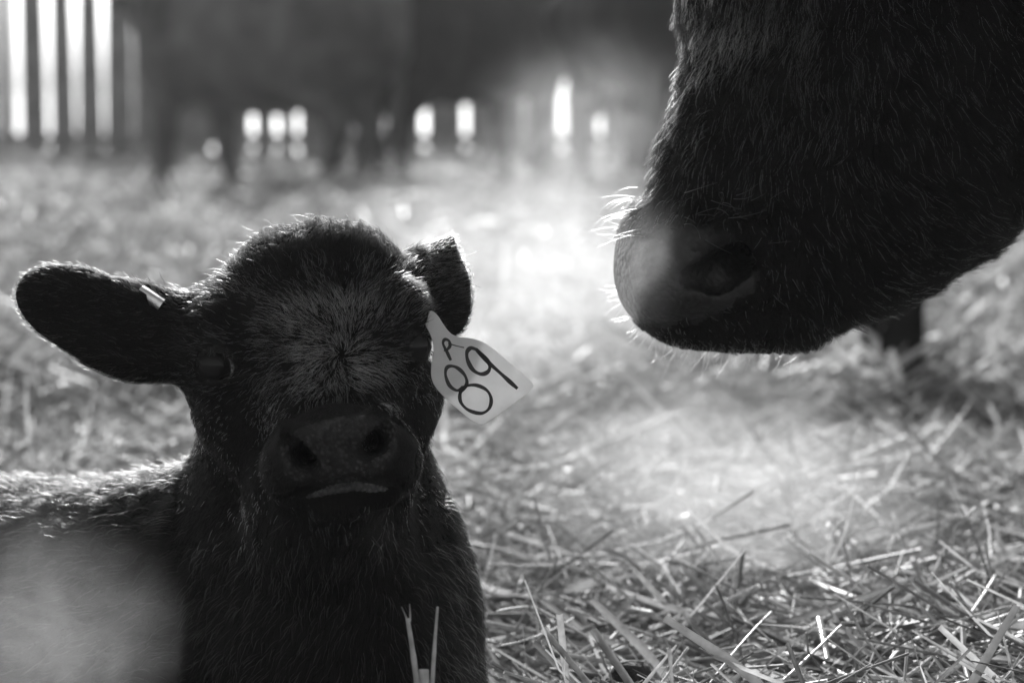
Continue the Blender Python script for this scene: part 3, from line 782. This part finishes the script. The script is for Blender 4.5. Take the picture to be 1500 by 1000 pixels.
# eyes
s.ell(hp(317, 533, 0.012), (24 * pc, 22 * pc, 0.020), None, 0.005, True)
s.path([hp(290, 540, 0.0), hp(298, 514, 0.007), hp(318, 504, 0.013), hp(338, 514, 0.013), hp(345, 540, 0.010)], [0.004, 0.006, 0.006, 0.0055, 0.004], 0.005)
s.path([hp(293, 552, -0.003), hp(312, 566, 0.004), hp(338, 562, 0.009)], [0.004, 0.0048, 0.004], 0.005)
s.path([hp(286, 500, -0.008), hp(312, 485, 0.004), hp(350, 500, 0.012)], [0.003, 0.004, 0.003], 0.008)
s.ell(hp(607, 505, 0.004), (16 * pc, 19 * pc, 0.018), None, 0.006, True)
s.path([hp(588, 520, 0.006), hp(590, 495, 0.009), hp(604, 483, 0.004), hp(620, 488, -0.008)], [0.003, 0.004, 0.004, 0.003], 0.006)
s.path([hp(590, 522, 0.006), hp(604, 530, 0.0), hp(620, 522, -0.01)], [0.003, 0.0035, 0.003], 0.006)
# ear on the viewer's left: wide, horizontal, cupped
def rotR(deg, yaw=0.0, pit=0.0):
    a = math.radians(deg); e1 = CR * math.cos(a) - CU * math.sin(a); e2 = CR * math.sin(a) + CU * math.cos(a); e3 = -CF
    y = math.radians(yaw); e1, e3 = e1 * math.cos(y) + e3 * math.sin(y), -e1 * math.sin(y) + e3 * math.cos(y)
    q = math.radians(pit); e2, e3 = e2 * math.cos(q) + e3 * math.sin(q), -e2 * math.sin(q) + e3 * math.cos(q)
    return np.stack([e1, e2, e3])
s.ell(hp(128, 458, -0.035), (112 * pc, 62 * pc, 0.016), rotR(21), 0.012)
s.ell(hp(185, 484, -0.040), (95 * pc, 68 * pc, 0.020), rotR(14), 0.015)
s.cone(hp(215, 488, -0.045), hp(290, 500, -0.06), 52 * pc, 62 * pc, 0.03)
s.ell(hp(140, 468, -0.014), (98 * pc, 48 * pc, 0.013), rotR(21), 0.006, True)
s.ell(hp(200, 495, -0.012), (70 * pc, 34 * pc, 0.022), rotR(14), 0.008, True)
# other ear: seen end-on, folded back
s.cone(hp(606, 425, -0.06), hp(652, 380, -0.085), 32 * pc, 9 * pc, 0.015)
s.path([hp(600, 440, -0.06), hp(635, 440, -0.075), hp(656, 440, -0.08), hp(664, 478, -0.075)], [42 * pc, 36 * pc, 18 * pc, 10 * pc], 0.018)
s.path([hp(655, 374, -0.085), hp(663, 410, -0.085), hp(661, 450, -0.08)], [11 * pc, 9 * pc, 14 * pc], 0.02)
s.ell(hp(626, 428, -0.085), (46 * pc, 66 * pc, 0.022), rotR(-14), 0.02)
s.cone(hp(632, 392, -0.08), hp(660, 352, -0.09), 22 * pc, 6 * pc, 0.012)
# folded legs in the straw
s.path([(-0.16, 2.02, 0.10), (-0.02, 1.93, 0.035), (-0.20, 1.88, 0.012)], [0.05, 0.028, 0.020], 0.03)
s.path([(-0.25, 2.04, 0.10), (-0.36, 1.90, 0.03), (-0.20, 1.84, 0.005)], [0.05, 0.028, 0.020], 0.03)
s.path([(-0.98, 2.22, 0.08), (-0.72, 2.06, 0.05), (-0.98, 2.02, 0.02), (-0.78, 1.98, 0.005)], [0.09, 0.045, 0.03, 0.022], 0.04)
s.path([(-1.08, 2.34, 0.16), (-1.16, 2.30, 0.06), (-1.10, 2.2, 0.0)], [0.015, 0.012, 0.014], 0.02)
V, Q = s.mesh(1)
Nn = vert_normals(V, Q)
V = V + Nn * (vnoise(V, 50, 5) * 0.0010)[:, None]
C = V[Q].mean(1); uu, vv, dd = uv_of(C)
front = dd < DC - 0.07
def calf_pad(u, v, p, g=0.0):
    tilt = v + (u - 497) * 0.16
    w = vnoise(p, 90, 12) * 0.08 + vnoise(p, 260, 13) * 0.05
    a = (np.abs((u - 497) / 88) ** 2.6 + np.abs((tilt - 655) / 44) ** 2.6) ** (1 / 2.6)
    b = np.sqrt(((u - 502) / 66) ** 2 + ((v - 678) / 30) ** 2)
    return np.minimum(a, b) + w < 1 + g
pad = calf_pad(uu, vv, C)
lc = np.interp(uu, [450, 485, 520, 562], [727, 717, 712, 716]); lip = (((uu - 508) / 60) ** 2 + ((vv - lc) / 7) ** 2 < 1) & front
lids = (((uu - 317) / 30) ** 2 + ((vv - 534) / 29) ** 2 < 1) | (((uu - 606) / 19) ** 2 + ((vv - 506) / 23) ** 2 < 1)
dome = (((uu - 500) / 106) ** 2 + ((vv - 664) / 78) ** 2 + vnoise(C, 80, 61) * 0.12 < 1) & front & (vv < 716 - np.abs(uu - 505) * 0.05)
mi = np.where((pad & front) | lids, 1, np.where(dome, 3, 0)); mi = np.where(lip, 2, mi)
calf = empty("calf", (-0.4, 2.1, 0.0))
tag(calf, "black calf lying in straw with grizzled forehead, facing the camera", 'calf')
co = np.array(calf.location)
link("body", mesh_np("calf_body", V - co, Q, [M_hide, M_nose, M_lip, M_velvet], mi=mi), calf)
spheres("eye", (hp(317, 534, -0.0028) - co)[None], [0.0165], M_eye, calf)
spheres("eye", (hp(606, 507, -0.010) - co)[None], [0.0155], M_eye, calf)

def tube_part(name, pts, rs, mat, parent, org):
    pts = np.array(pts) - org; K = len(pts); T = unit(np.gradient(pts, axis=0)); S_ = unit(np.cross(T, CF)); B_ = np.cross(S_, T)
    V = np.concatenate([[pts[i] + (S_[i] * math.cos(a) + B_[i] * math.sin(a)) * rs[i] for a in np.linspace(0, 2 * math.pi, 9)[:-1]] for i in range(K)])
    F = [[i * 8 + j, i * 8 + (j + 1) % 8, (i + 1) * 8 + (j + 1) % 8, (i + 1) * 8 + j] for i in range(K - 1) for j in range(8)]
    return link(name, mesh_np(name, V, np.array(F), mat), parent)
tube_part("eyelid_rim_and_glint", [hp(331, 520, 0.0165), hp(338, 527, 0.0155), hp(341, 537, 0.0148), hp(340, 547, 0.0138), hp(335, 554, 0.0125)], [0.0003, 0.0012, 0.0016, 0.0013, 0.0003], M_rim_glint, calf, co)
tube_part("eyelid_rim_and_glint", [hp(595, 517, 0.0095), hp(599, 520, 0.0092), hp(603, 519, 0.0088)], [0.0003, 0.0014, 0.0003], M_rim_glint, calf, co)  # bright glint of this eye, shaped as a small pale tube
# calf fur
WH = hp(500, 522, 0.0)
def calf_fields(p, n):
    u_, v_, d_ = uv_of(p)
    m = len(p)
    face = (u_ > 262) & (u_ < 650) & (v_ < 800) & (d_ < DC + 0.12)
    # radiate from the forehead whorl with a slight spiral
    ru, rv = u_ - 500, v_ - 518
    r = np.sqrt(ru ** 2 + rv ** 2) + 1e-3
    spir = 0.45 * np.exp(-r / 60)
    du = ru / r + rv / r * spir; dv = rv / r - ru / r * spir
    up = rv < 0
    # upward hair fans up over the poll; downward goes to the muzzle
    du2 = np.where(up, du * 1.0, du * 0.8); dv2 = dv
    # outside the face: neck hair runs down; body hair runs left
    neck = (~face) & (u_ > 270)
    wn_ = np.clip((v_ - 690) / 150, 0, 1) * (u_ > 270); wn_ = np.where(neck, np.maximum(wn_, np.clip((d_ - DC - 0.02) / 0.08, 0, 1)), wn_)
    du2 = du2 * (1 - wn_) + wn_ * (-0.1 + 0.4 * np.clip((u_ - 500) / 200, -1, 1)); dv2 = dv2 * (1 - wn_) + wn_ * 1.0
    bodym = (~face) & (u_ <= 270) & (v_ > 600)
    du2 = np.where(bodym, -1.0, du2); dv2 = np.where(bodym, 0.35, dv2)
    earl = (u_ < 285) & (v_ < 600)
    du2 = np.where(earl, -1.0, du2); dv2 = np.where(earl, -0.1, dv2)
    earr = (u_ > 618) & (v_ < 520)
    du2 = np.where(earr, 0.8, du2); dv2 = np.where(earr, -0.3, dv2)
    t = CR[None] * du2[:, None] - CU[None] * dv2[:, None]
    t = unit(t - n * (t * n).sum(-1, keepdims=True))
    return u_, v_, d_, t, face, neck, bodym, earl, earr
def nofur(u_, v_, d_, p=None):
    fr = d_ < DC - 0.06
    a = calf_pad(u_, v_, p, 0.06 * rng.normal(0, 1, len(u_))) & fr
    b = (((u_ - 505) / 75) ** 2 + ((v_ - 715) / 22) ** 2 < 1) & fr
    e = ((u_ - 317) / 30) ** 2 + ((v_ - 534) / 29) ** 2 < 1
    e2 = ((u_ - 606) / 19) ** 2 + ((v_ - 506) / 23) ** 2 < 1
    return a | b | e | e2
def wcalf(C, n):
    u_, v_, d_ = uv_of(C)
    w = np.where((n @ CF) < 0.3, 1.0, 0.3)
    w = w * np.where((u_ > -60) & (v_ < 1060), 1.0, 0.08)
    w = w * np.where((((u_ - 500) / 106) ** 2 + ((v_ - 664) / 78) ** 2 < 1) & (d_ < DC - 0.05), 1.3, 1)
    w = w * np.where(nofur(u_, v_, d_, C), 0, 1)
    return w
p, n = sample_surface(V, Q, Nn, 230000, wcalf)
u_, v_, d_, t_, face, neck, bodym, earl, earr = calf_fields(p, n)
muz = np.clip((v_ - 560) / 60, 0, 1) * face
dome = (((u_ - 500) / 108) ** 2 + ((v_ - 664) / 80) ** 2 < 1) & (d_ < DC - 0.05)
poll = np.exp(-(((u_ - 445) / 130) ** 2)) * np.clip((430 - v_) / 90, 0, 1) * face
wl = np.clip((v_ - 720) / 100, 0, 1)
Lf = (0.0105 - 0.0062 * muz) * (1 - wl) + 0.014 * wl
L = np.where(face, Lf, np.where(neck, 0.014, np.where(bodym, 0.015, 0.007)))
L = np.where(earr, 0.0055, L); L = np.where(dome, 0.0036 + 0.002 * np.clip((np.sqrt(((u_ - 500) / 108) ** 2 + ((v_ - 664) / 80) ** 2) - 0.75) * 4, 0, 1), L)
L = L + 0.011 * poll * (0.4 + 0.9 * np.clip(vnoise(p, 55, 41) + 0.4, 0, 1))
L = L * (0.55 + 0.75 * rng.random(len(p)))
lift = np.where(face, 0.20 + 0.5 * poll, 0.38)
curl = 0.14 + 1.1 * poll + 0.35 * bodym
pts, rad = grow(p, n, t_, L, lift, 0.000115, 6, curl, 0.35, 8)
pts = clump(pts, 0.035, 0.38 + 0.45 * poll + 0.25 * bodym)
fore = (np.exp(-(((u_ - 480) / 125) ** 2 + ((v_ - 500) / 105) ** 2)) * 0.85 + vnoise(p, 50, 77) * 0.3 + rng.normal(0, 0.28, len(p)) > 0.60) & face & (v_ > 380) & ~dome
pale = (~fore) & (~dome) & (rng.random(len(p)) < np.where(muz > 0.3, 0.006, 0.02) * (1 - 0.5 * poll) + 0.03 * neck + 0.05 * earl + 0.55 * earr * (v_ < 470) * np.clip((470 - v_) / 70, 0, 1))  # extra pale hairs paint rim light on neck, poll and ears
pp_, _r = grow(p[pale], n[pale], t_[pale], L[pale] * 1.15, 0.9, 0.00010, 6, 0.2, 0.4, 8)
add_curves("pale_and_rim_lit_hair", pp_ - co, _r, M_fur_pale, calf)
fore_or = fore | pale
add_curves("coat", pts[~fore_or] - co, rad[~fore_or], M_fur, calf)
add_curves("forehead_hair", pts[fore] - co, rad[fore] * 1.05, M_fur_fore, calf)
# little raised bumps of the nose leather
q_, nn_ = sample_surface(V, Q, Nn, 160, lambda C, n: (calf_pad(uv_of(C)[0], uv_of(C)[1], C, -0.12) & (uv_of(C)[2] < DC - 0.08) & ((n @ CF) < -0.5)) * 1.0)
keep = []
for i in range(len(q_)):
    if all(np.linalg.norm(q_[i] - q_[j]) > 0.0040 for j in keep): keep.append(i)
q_, nn_ = q_[keep], nn_[keep]
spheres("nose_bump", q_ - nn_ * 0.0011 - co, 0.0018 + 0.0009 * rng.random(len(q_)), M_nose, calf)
# long stray hairs on ear rims and chin
def strays(anch, count, Lr, mat, jit, name, rad=0.0002, K=6):
    P0 = np.array([hp(a, b, c) for a, b, c, *_ in anch]); T = unit(np.array([CR * a[3] - CU * a[4] for a in anch]))
    i = rng.integers(0, len(P0), count); p = P0[i] + rng.normal(0, jit, (count, 3)); tt = unit(T[i] + rng.normal(0, 0.3, (count, 3)))
    L = Lr[0] + (Lr[1] - Lr[0]) * rng.random(count); bend = rng.normal(0, 0.6, (count, 3))
    pp = [p]; cur = p
    for k in range(1, K):
        cur = cur + unit(tt + bend * k / K) * (L / (K - 1))[:, None]; pp.append(cur)
    return add_curves(name, np.stack(pp, 1) - co, np.linspace(1, 0.3, K)[None] * rad * np.ones((count, 1)), mat, calf)
strays([(668, 375, -0.08, 1, -0.05), (668, 390, -0.08, 1, 0.1), (667, 405, -0.08, 1, 0.3), (667, 420, -0.08, 0.8, 0.6)], 14, (0.012, 0.026), M_fur, 0.003, "ear_hair", 0.00035)
strays([(228, 428, -0.04, -0.4, -0.8), (210, 421, -0.04, -0.5, -0.7), (270, 445, -0.04, 0.2, -1), (265, 470, -0.03, 0.4, -1)], 40, (0.006, 0.016), M_fur, 0.004, "ear_hair", 0.0002)
strays([(640, 500, -0.03, 0.8, 0.4), (636, 485, -0.04, 0.9, 0.2), (632, 515, -0.03, 0.8, 0.6)], 50, (0.01, 0.022), M_fur, 0.004, "ear_hair", 0.0002)
strays([(420 + 20 * k, 775 + 5 * (k % 3), 0.05, -0.2 + 0.05 * k, 1) for k in range(9)], 30, (0.008, 0.02), M_fur_pale, 0.008, "chin_hair", 0.00013)
strays([(293, 520, 0.008, -0.6, -0.3), (301, 511, 0.012, -0.4, -0.2), (313, 507, 0.016, -0.1, 0.2), (325, 508, 0.017, 0.2, 0.2), (336, 514, 0.016, 0.5, 0.1)], 46, (0.006, 0.011), M_fur_pale, 0.0012, "eyelashes", 0.00016)

# ------------------------------------------------------------------ ear tags
def extrude_outline(name, pts2, frame, thick, mat, parent):
    """pts2 (n,2) metres in the frame's plane; rounded slab"""
    import bmesh
    bm = bmesh.new(); O, E1, E2, E3 = frame
    vs = [bm.verts.new(O + E1 * a + E2 * b) for a, b in pts2]
    f = bm.faces.new(vs); r = bmesh.ops.extrude_face_region(bm, geom=[f])
    for v in [g for g in r['geom'] if isinstance(g, bmesh.types.BMVert)]: v.co += Vector(E3 * thick)
    bmesh.ops.recalc_face_normals(bm, faces=bm.faces)
    me = bpy.data.meshes.new(name); bm.to_mesh(me); bm.free(); me.materials.append(mat)
    o = link(name, me, parent); md = o.modifiers.new("b", 'BEVEL'); md.width = thick * 0.3; md.segments = 2; md.limit_method = 'ANGLE'
    return o
def smooth_closed(P_, it=2):
    P_ = np.array(P_, float)
    for _ in range(it):
        Q_ = np.roll(P_, -1, 0); P_ = np.stack([0.75 * P_ + 0.25 * Q_, 0.25 * P_ + 0.75 * Q_], 1).reshape(-1, 2)
    return P_
tc_px = np.array([706., 560.])
TZ = -0.015
TO = hp(706, 560, TZ)
yw = math.radians(14)
TE1 = CR * math.cos(yw) + CF * math.sin(yw); TE3 = np.cross(TE1, CU); TE2 = CU
if TE3 @ CF > 0: TE3 = -TE3
ptag = (DC - TZ) / FPX
def on_tag(pts): 
    q = (np.array(pts, float) - tc_px) * ptag; q[:, 1] *= -1; q[:, 0] *= 1.04 / math.cos(yw)
    return q
outline = [(622, 468), (628, 456), (640, 455), (657, 484), (668, 493), (698, 496), (718, 507), (745, 532), (774, 557), (779, 566), (771, 576), (714, 618), (704, 622), (688, 614), (644, 573), (634, 554), (635, 531), (639, 512), (636, 494)]
etag = empty("ear_tag", tuple(TO)); tag(etag, "pale plastic ear tag handwritten 89 hanging from the calf's ear", 'ear tag')
extrude_outline("plate", smooth_closed(on_tag(outline)), (np.zeros(3), TE1, TE2, TE3), 0.0016, M_tag, etag)
def ribbon_stroke(name, pts, w, parent):
    """marker stroke: a thin raised flat ribbon on the plate, with varying width"""
    pts = on_tag(pts)
    # resample smooth (catmull)
    P_ = []
    n_ = len(pts)
    for i in range(n_ - 1):
        p0 = pts[max(i - 1, 0)]; p1 = pts[i]; p2 = pts[i + 1]; p3 = pts[min(i + 2, n_ - 1)]
        for t in np.linspace(0, 1, 7)[:-1]:
            P_.append(0.5 * ((2 * p1) + (-p0 + p2) * t + (2 * p0 - 5 * p1 + 4 * p2 - p3) * t * t + (-p0 + 3 * p1 - 3 * p2 + p3) * t ** 3))
    P_.append(pts[-1]); P_ = np.array(P_)
    T = np.gradient(P_, axis=0); T = unit(T); Nm = np.stack([-T[:, 1], T[:, 0]], -1)
    hw = w * ptag / 2 * (0.85 + 0.3 * rng.random(len(P_)).cumsum() % 0.4)
    hw = w * ptag / 2 * (1 + 0.18 * np.sin(np.arange(len(P_)) * 0.5 + len(P_)))
    A = P_ + Nm * hw[:, None]; B = P_ - Nm * hw[:, None]
    off = TE3 * 0.0019; V = []
    for q in (A, B): V.append(q[:, :1] * TE1[None] + q[:, 1:] * TE2[None] + off)
    lift_ = TE3 * 0.0002
    V = np.concatenate([V[0], V[1], V[0] - lift_ * 1.5, V[1] - lift_ * 1.5]); k = len(P_)
    F = []
    for i in range(k - 1):
        F += [[i, i + 1, k + i + 1, k + i], [2 * k + i, 3 * k + i, 3 * k + i + 1, 2 * k + i + 1], [i, 2 * k + i, 2 * k + i + 1, i + 1], [k + i, k + i + 1, 3 * k + i + 1, 3 * k + i]]
    return link(name, mesh_np(name, V, np.array(F), M_ink, smooth=False), parent)
def cpx(pts): return [(560 + x / 3.123, 320 + y / 3.123) for x, y in pts]
d8 = ribbon_stroke("digit_eight", cpx([(372, 770), (345, 785), (312, 762), (295, 715), (300, 682), (322, 674), (350, 685), (378, 715), (388, 750), (375, 778), (358, 800), (362, 840), (395, 875), (450, 890), (485, 868), (494, 825), (475, 785), (430, 762), (385, 765), (362, 785), (357, 805)]), 4.8, etag)
d9 = ribbon_stroke("digit_nine", cpx([(432, 600), (405, 592), (388, 612), (392, 650), (415, 692), (450, 711), (480, 700), (488, 672), (470, 640), (428, 597), (480, 655), (540, 712), (580, 750), (610, 778)]), 5.6, etag)
lr = ribbon_stroke("letter_r", cpx([(318, 648), (302, 612), (284, 572), (292, 553), (310, 560), (314, 582), (300, 600), (288, 600)]), 4.2, etag)
ribbon_stroke("letter_stroke", cpx([(306, 570), (335, 580), (375, 590)]), 1.6, etag)
V, F = IV, IF
st = spheres("stud", (hp(636, 468, TZ + 0.002) - TO)[None], [0.0045], M_tag, etag)

clip = empty("metal_ear_clip", tuple(hp(222, 438, -0.02))); tag(clip, "small shiny metal clip folded over the calf's outstretched ear", 'ear clip')
# folded band: profile wraps over the ear's top edge, swept along the edge
A0 = hp(207, 423, -0.026) - np.array(clip.location); A1 = hp(240, 444, -0.026) - np.array(clip.location)
ax = unit(A1 - A0); fr = -CF; dn = np.cross(ax, fr); dn = dn if dn @ CU < 0 else -dn
prof_ = []
for k in range(9):
    a_ = math.pi * (k / 8)   # over the top from the back to the front
    prof_.append((math.cos(a_) * -0.009, -math.sin(a_) * 0.0035))
V = []
S = 12
for i in range(S + 1):
    f = i / S; c = A0 * (1 - f) + A1 * f; hgt = 0.001 + 0.0095 * max(0.0, (f - 0.35) / 0.65) ** 0.6
    ring = [fr * a + dn * b for a, b in prof_] + [fr * 0.0092 + dn * hgt]
    for q in ring: V.append(c + q)
    for q in ring: V.append(c + q * 0.93 + dn * 0.0003)
n1 = 10; F = []
for i in range(S):
    for j in range(n1 - 1):
        a = i * 2 * n1 + j; b = (i + 1) * 2 * n1 + j
        F.append([a, a + 1, b + 1, b]); F.append([a + n1, b + n1, b + n1 + 1, a + n1 + 1])
    a = i * 2 * n1 + n1 - 1; b = (i + 1) * 2 * n1 + n1 - 1; F.append([a, a + n1, b + n1, b])
link("band", mesh_np("band", V, np.array(F), M_metal), clip)

# ------------------------------------------------------------------ individually recognisable stalks
def stalk(name, a, b, w, label, mat=M_straw_pale, bend=0.02, group=None, flat=0.6, sides=8, K=8, parent=None, taper=0.75):
    a, b = np.array(a), np.array(b); d = unit(b - a); s_ = unit(np.cross(d, [0.1, 0.3, 1.0])); w_ = np.cross(s_, d); L = np.linalg.norm(b - a)
    V = []; c0 = (a + b) / 2
    for i in range(K):
        f = i / (K - 1); c = a + (b - a) * f + w_ * bend * L * (1 - (2 * f - 1) ** 2) - c0
        node = 1 + 0.25 * math.exp(-((f - 0.45) / 0.03) ** 2)
        for j in range(sides):
            an = 2 * math.pi * j / sides; rr = w / 2 * (1 - (1 - taper) * f) * node * (1 + 0.08 * math.sin(5 * an))
            V.append(c + s_ * math.cos(an) * rr + w_ * math.sin(an) * rr * flat)
    F = [[i * sides + j, i * sides + (j + 1) % sides, (i + 1) * sides + (j + 1) % sides, (i + 1) * sides + j] for i in range(K - 1) for j in range(sides)]
    if parent is not None: V = [v + c0 - np.array(parent.location) for v in V]
    o = link(name, mesh_np(name, V, np.array(F), mat), parent)
    if parent is None: o.location = c0; tag(o, label, 'straw stalk', group)
    return o
forked = empty("forked_straw", tuple(P(625, 1000, 1.80))); tag(forked, "forked pale straw stalk standing upright before the calf's chest", 'straw stalk')
stalk("prong", P(612, 1010, 1.80), P(597, 905, 1.80), 0.0060, None, bend=0.01, parent=forked, taper=0.7)
stalk("prong", P(633, 1005, 1.80), P(641, 888, 1.80), 0.0036, None, bend=-0.02, parent=forked, taper=0.5)
stalk("splinter", P(599, 915, 1.80), P(588, 888, 1.80), 0.0018, None, parent=forked, taper=0.5)
stalk("splinter", P(601, 910, 1.80), P(600, 884, 1.80), 0.0016, None, parent=forked, taper=0.4)
stalk("stem", P(624, 1100, 1.80), P(621, 980, 1.80), 0.0100, None, bend=0.0, parent=forked, taper=0.9)
SG = "large pale straw stalks lying on the bedding"
big = [((715, 826, 2.45), (893, 820, 2.55), 0.0085, "long pale stalk lying level just beside the calf's neck"),
       ((965, 712, 3.0), (1018, 742, 2.95), 0.013, "broad bright chunk of straw catching the light in mid bedding"),
       ((870, 800, 2.85), (1010, 738, 3.0), 0.008, "bright stalk sloping up to the broad bright chunk"),
       ((1220, 850, 2.6), (1318, 842, 2.65), 0.007, "gleaming level stalk with beads of wet light on it"),
       ((780, 888, 2.3), (880, 945, 2.25), 0.010, "thick pale stalk bent down to the lower middle"),
       ((1040, 1000, 2.08), (1130, 895, 2.2), 0.0045, "thin stalk leaning up in the lower middle"),
       ((1148, 995, 2.08), (1232, 915, 2.18), 0.006, "flat pale stalk leaning up from the bottom edge"),
       ((1320, 995, 2.06), (1460, 840, 2.35), 0.007, "long stalk leaning up towards the lower corner"),
       ((1380, 910, 2.2), (1480, 1000, 2.08), 0.008, "broad dull stalk lying down into the lower corner"),
       ((1200, 905, 2.25), (1212, 965, 2.15), 0.012, "short broken husk standing pale beside the leaning stalks"),
       ((730, 895, 2.2), (772, 888, 2.25), 0.009, "short thick pale stub touching the calf's chest"),
       ((1020, 745, 3.1), (1150, 705, 3.5), 0.009, "soft stalk pointing away past the bright chunk"),
       ((1385, 690, 3.3), (1470, 650, 3.7), 0.010, "pale stalk lying under the cow's jaw near the picture edge"),
       ((735, 945, 2.15), (840, 905, 2.3), 0.006, "narrow stalk crossing the bedding close to the calf's chest")]
for a_, b_, w_, lb in big: stalk("straw_stalk", P(*a_), P(*b_), w_ * 0.58, lb, group=SG, bend=rng.normal(0, 0.02))
# dirt clod
V = IV.copy(); V = V * (1 + 0.25 * vnoise(V, 2.2, 4) + 0.15 * vnoise(V, 5.0, 8))[:, None] * np.array([0.018, 0.016, 0.012])
o = link("dirt_clod", mesh_np("dirt_clod", V, IF, M_clod)); o.location = P(925, 985, 2.1); tag(o, "small dark clod of dirt among the near straw", 'dirt clod')

# ------------------------------------------------------------------ breath and steam
import bmesh
def steam(name, u, v, d, rpx, rd, rot, density, label, aniso=0.5, nscale=1.7, soft=0.8, seed=0.0, lo=0.40, hi=0.70):
    bm = bmesh.new(); bmesh.ops.create_icosphere(bm, subdivisions=3, radius=1.0)
    me = bpy.data.meshes.new(name); bm.to_mesh(me); bm.free()
    me.materials.append(steam_mat(name, density, aniso, nscale, lo, hi, soft, seed))
    o = link(name, me); o.location = P(u, v, d)
    o.scale = (rpx[0] * d / FPX, rd, rpx[1] * d / FPX); o.rotation_euler = (-PITCH, math.radians(rot), 0)
    tag(o, label, 'steam', 'breath steam drifting between the animals', 'stuff')
    return o
steam("steam", 705, 405, 3.1, (330, 270), 0.26, 0, 3.5, "thick bright steam cloud rising behind the calf's tagged ear", aniso=0.4, seed=1.3, nscale=2.2, lo=0.40, hi=0.68, soft=0.95)
steam("steam", 870, 400, 3.5, (270, 240), 0.25, 0, 2.2, "bright steam between the ear tag and the cow's muzzle", aniso=0.4, seed=9.1, nscale=2.4, lo=0.38, hi=0.70, soft=0.95)
steam("steam", 860, 190, 4.4, (230, 190), 0.3, -8, 1.6, "thin steam wisps rising in front of the background cows", aniso=0.4, seed=4.1, nscale=2.6, lo=0.40, hi=0.68, soft=0.95)
steam("steam", 1070, 740, 2.7, (460, 270), 0.22, 22, 5.4, "low steam drifting over the straw under the cow's muzzle", aniso=0.4, seed=7.7, nscale=2.6, lo=0.42, hi=0.70, soft=0.95)
steam("steam", 938, 400, 1.99, (115, 150), 0.035, 20, 8.0, "small wisp of breath curling in front of the cow's nose", seed=2.2, nscale=2.0, lo=0.38, hi=0.68, soft=0.95)
steam("steam", 75, 950, 1.80, (280, 290), 0.08, 0, 4.2, "hazy breath cloud hanging in front of the calf's flank", seed=5.2, nscale=2.6, lo=0.38, hi=0.68, soft=0.95)
V, F = box_v(-1600, 1600, -320, 1000, -1.2, 2.9)
m, t, out = nt("haze_air")
pv = N(t, "ShaderNodeVolumePrincipled"); pv.inputs["Color"].default_value = grey(0.9); pv.inputs["Density"].default_value = 0.0016; pv.inputs["Anisotropy"].default_value = 0.3
t.links.new(pv.outputs[0], out.inputs["Volume"])
o = link("haze", mesh_np("haze", V, F, m, smooth=False)); tag(o, "thin cold haze over the pen", kind='stuff')
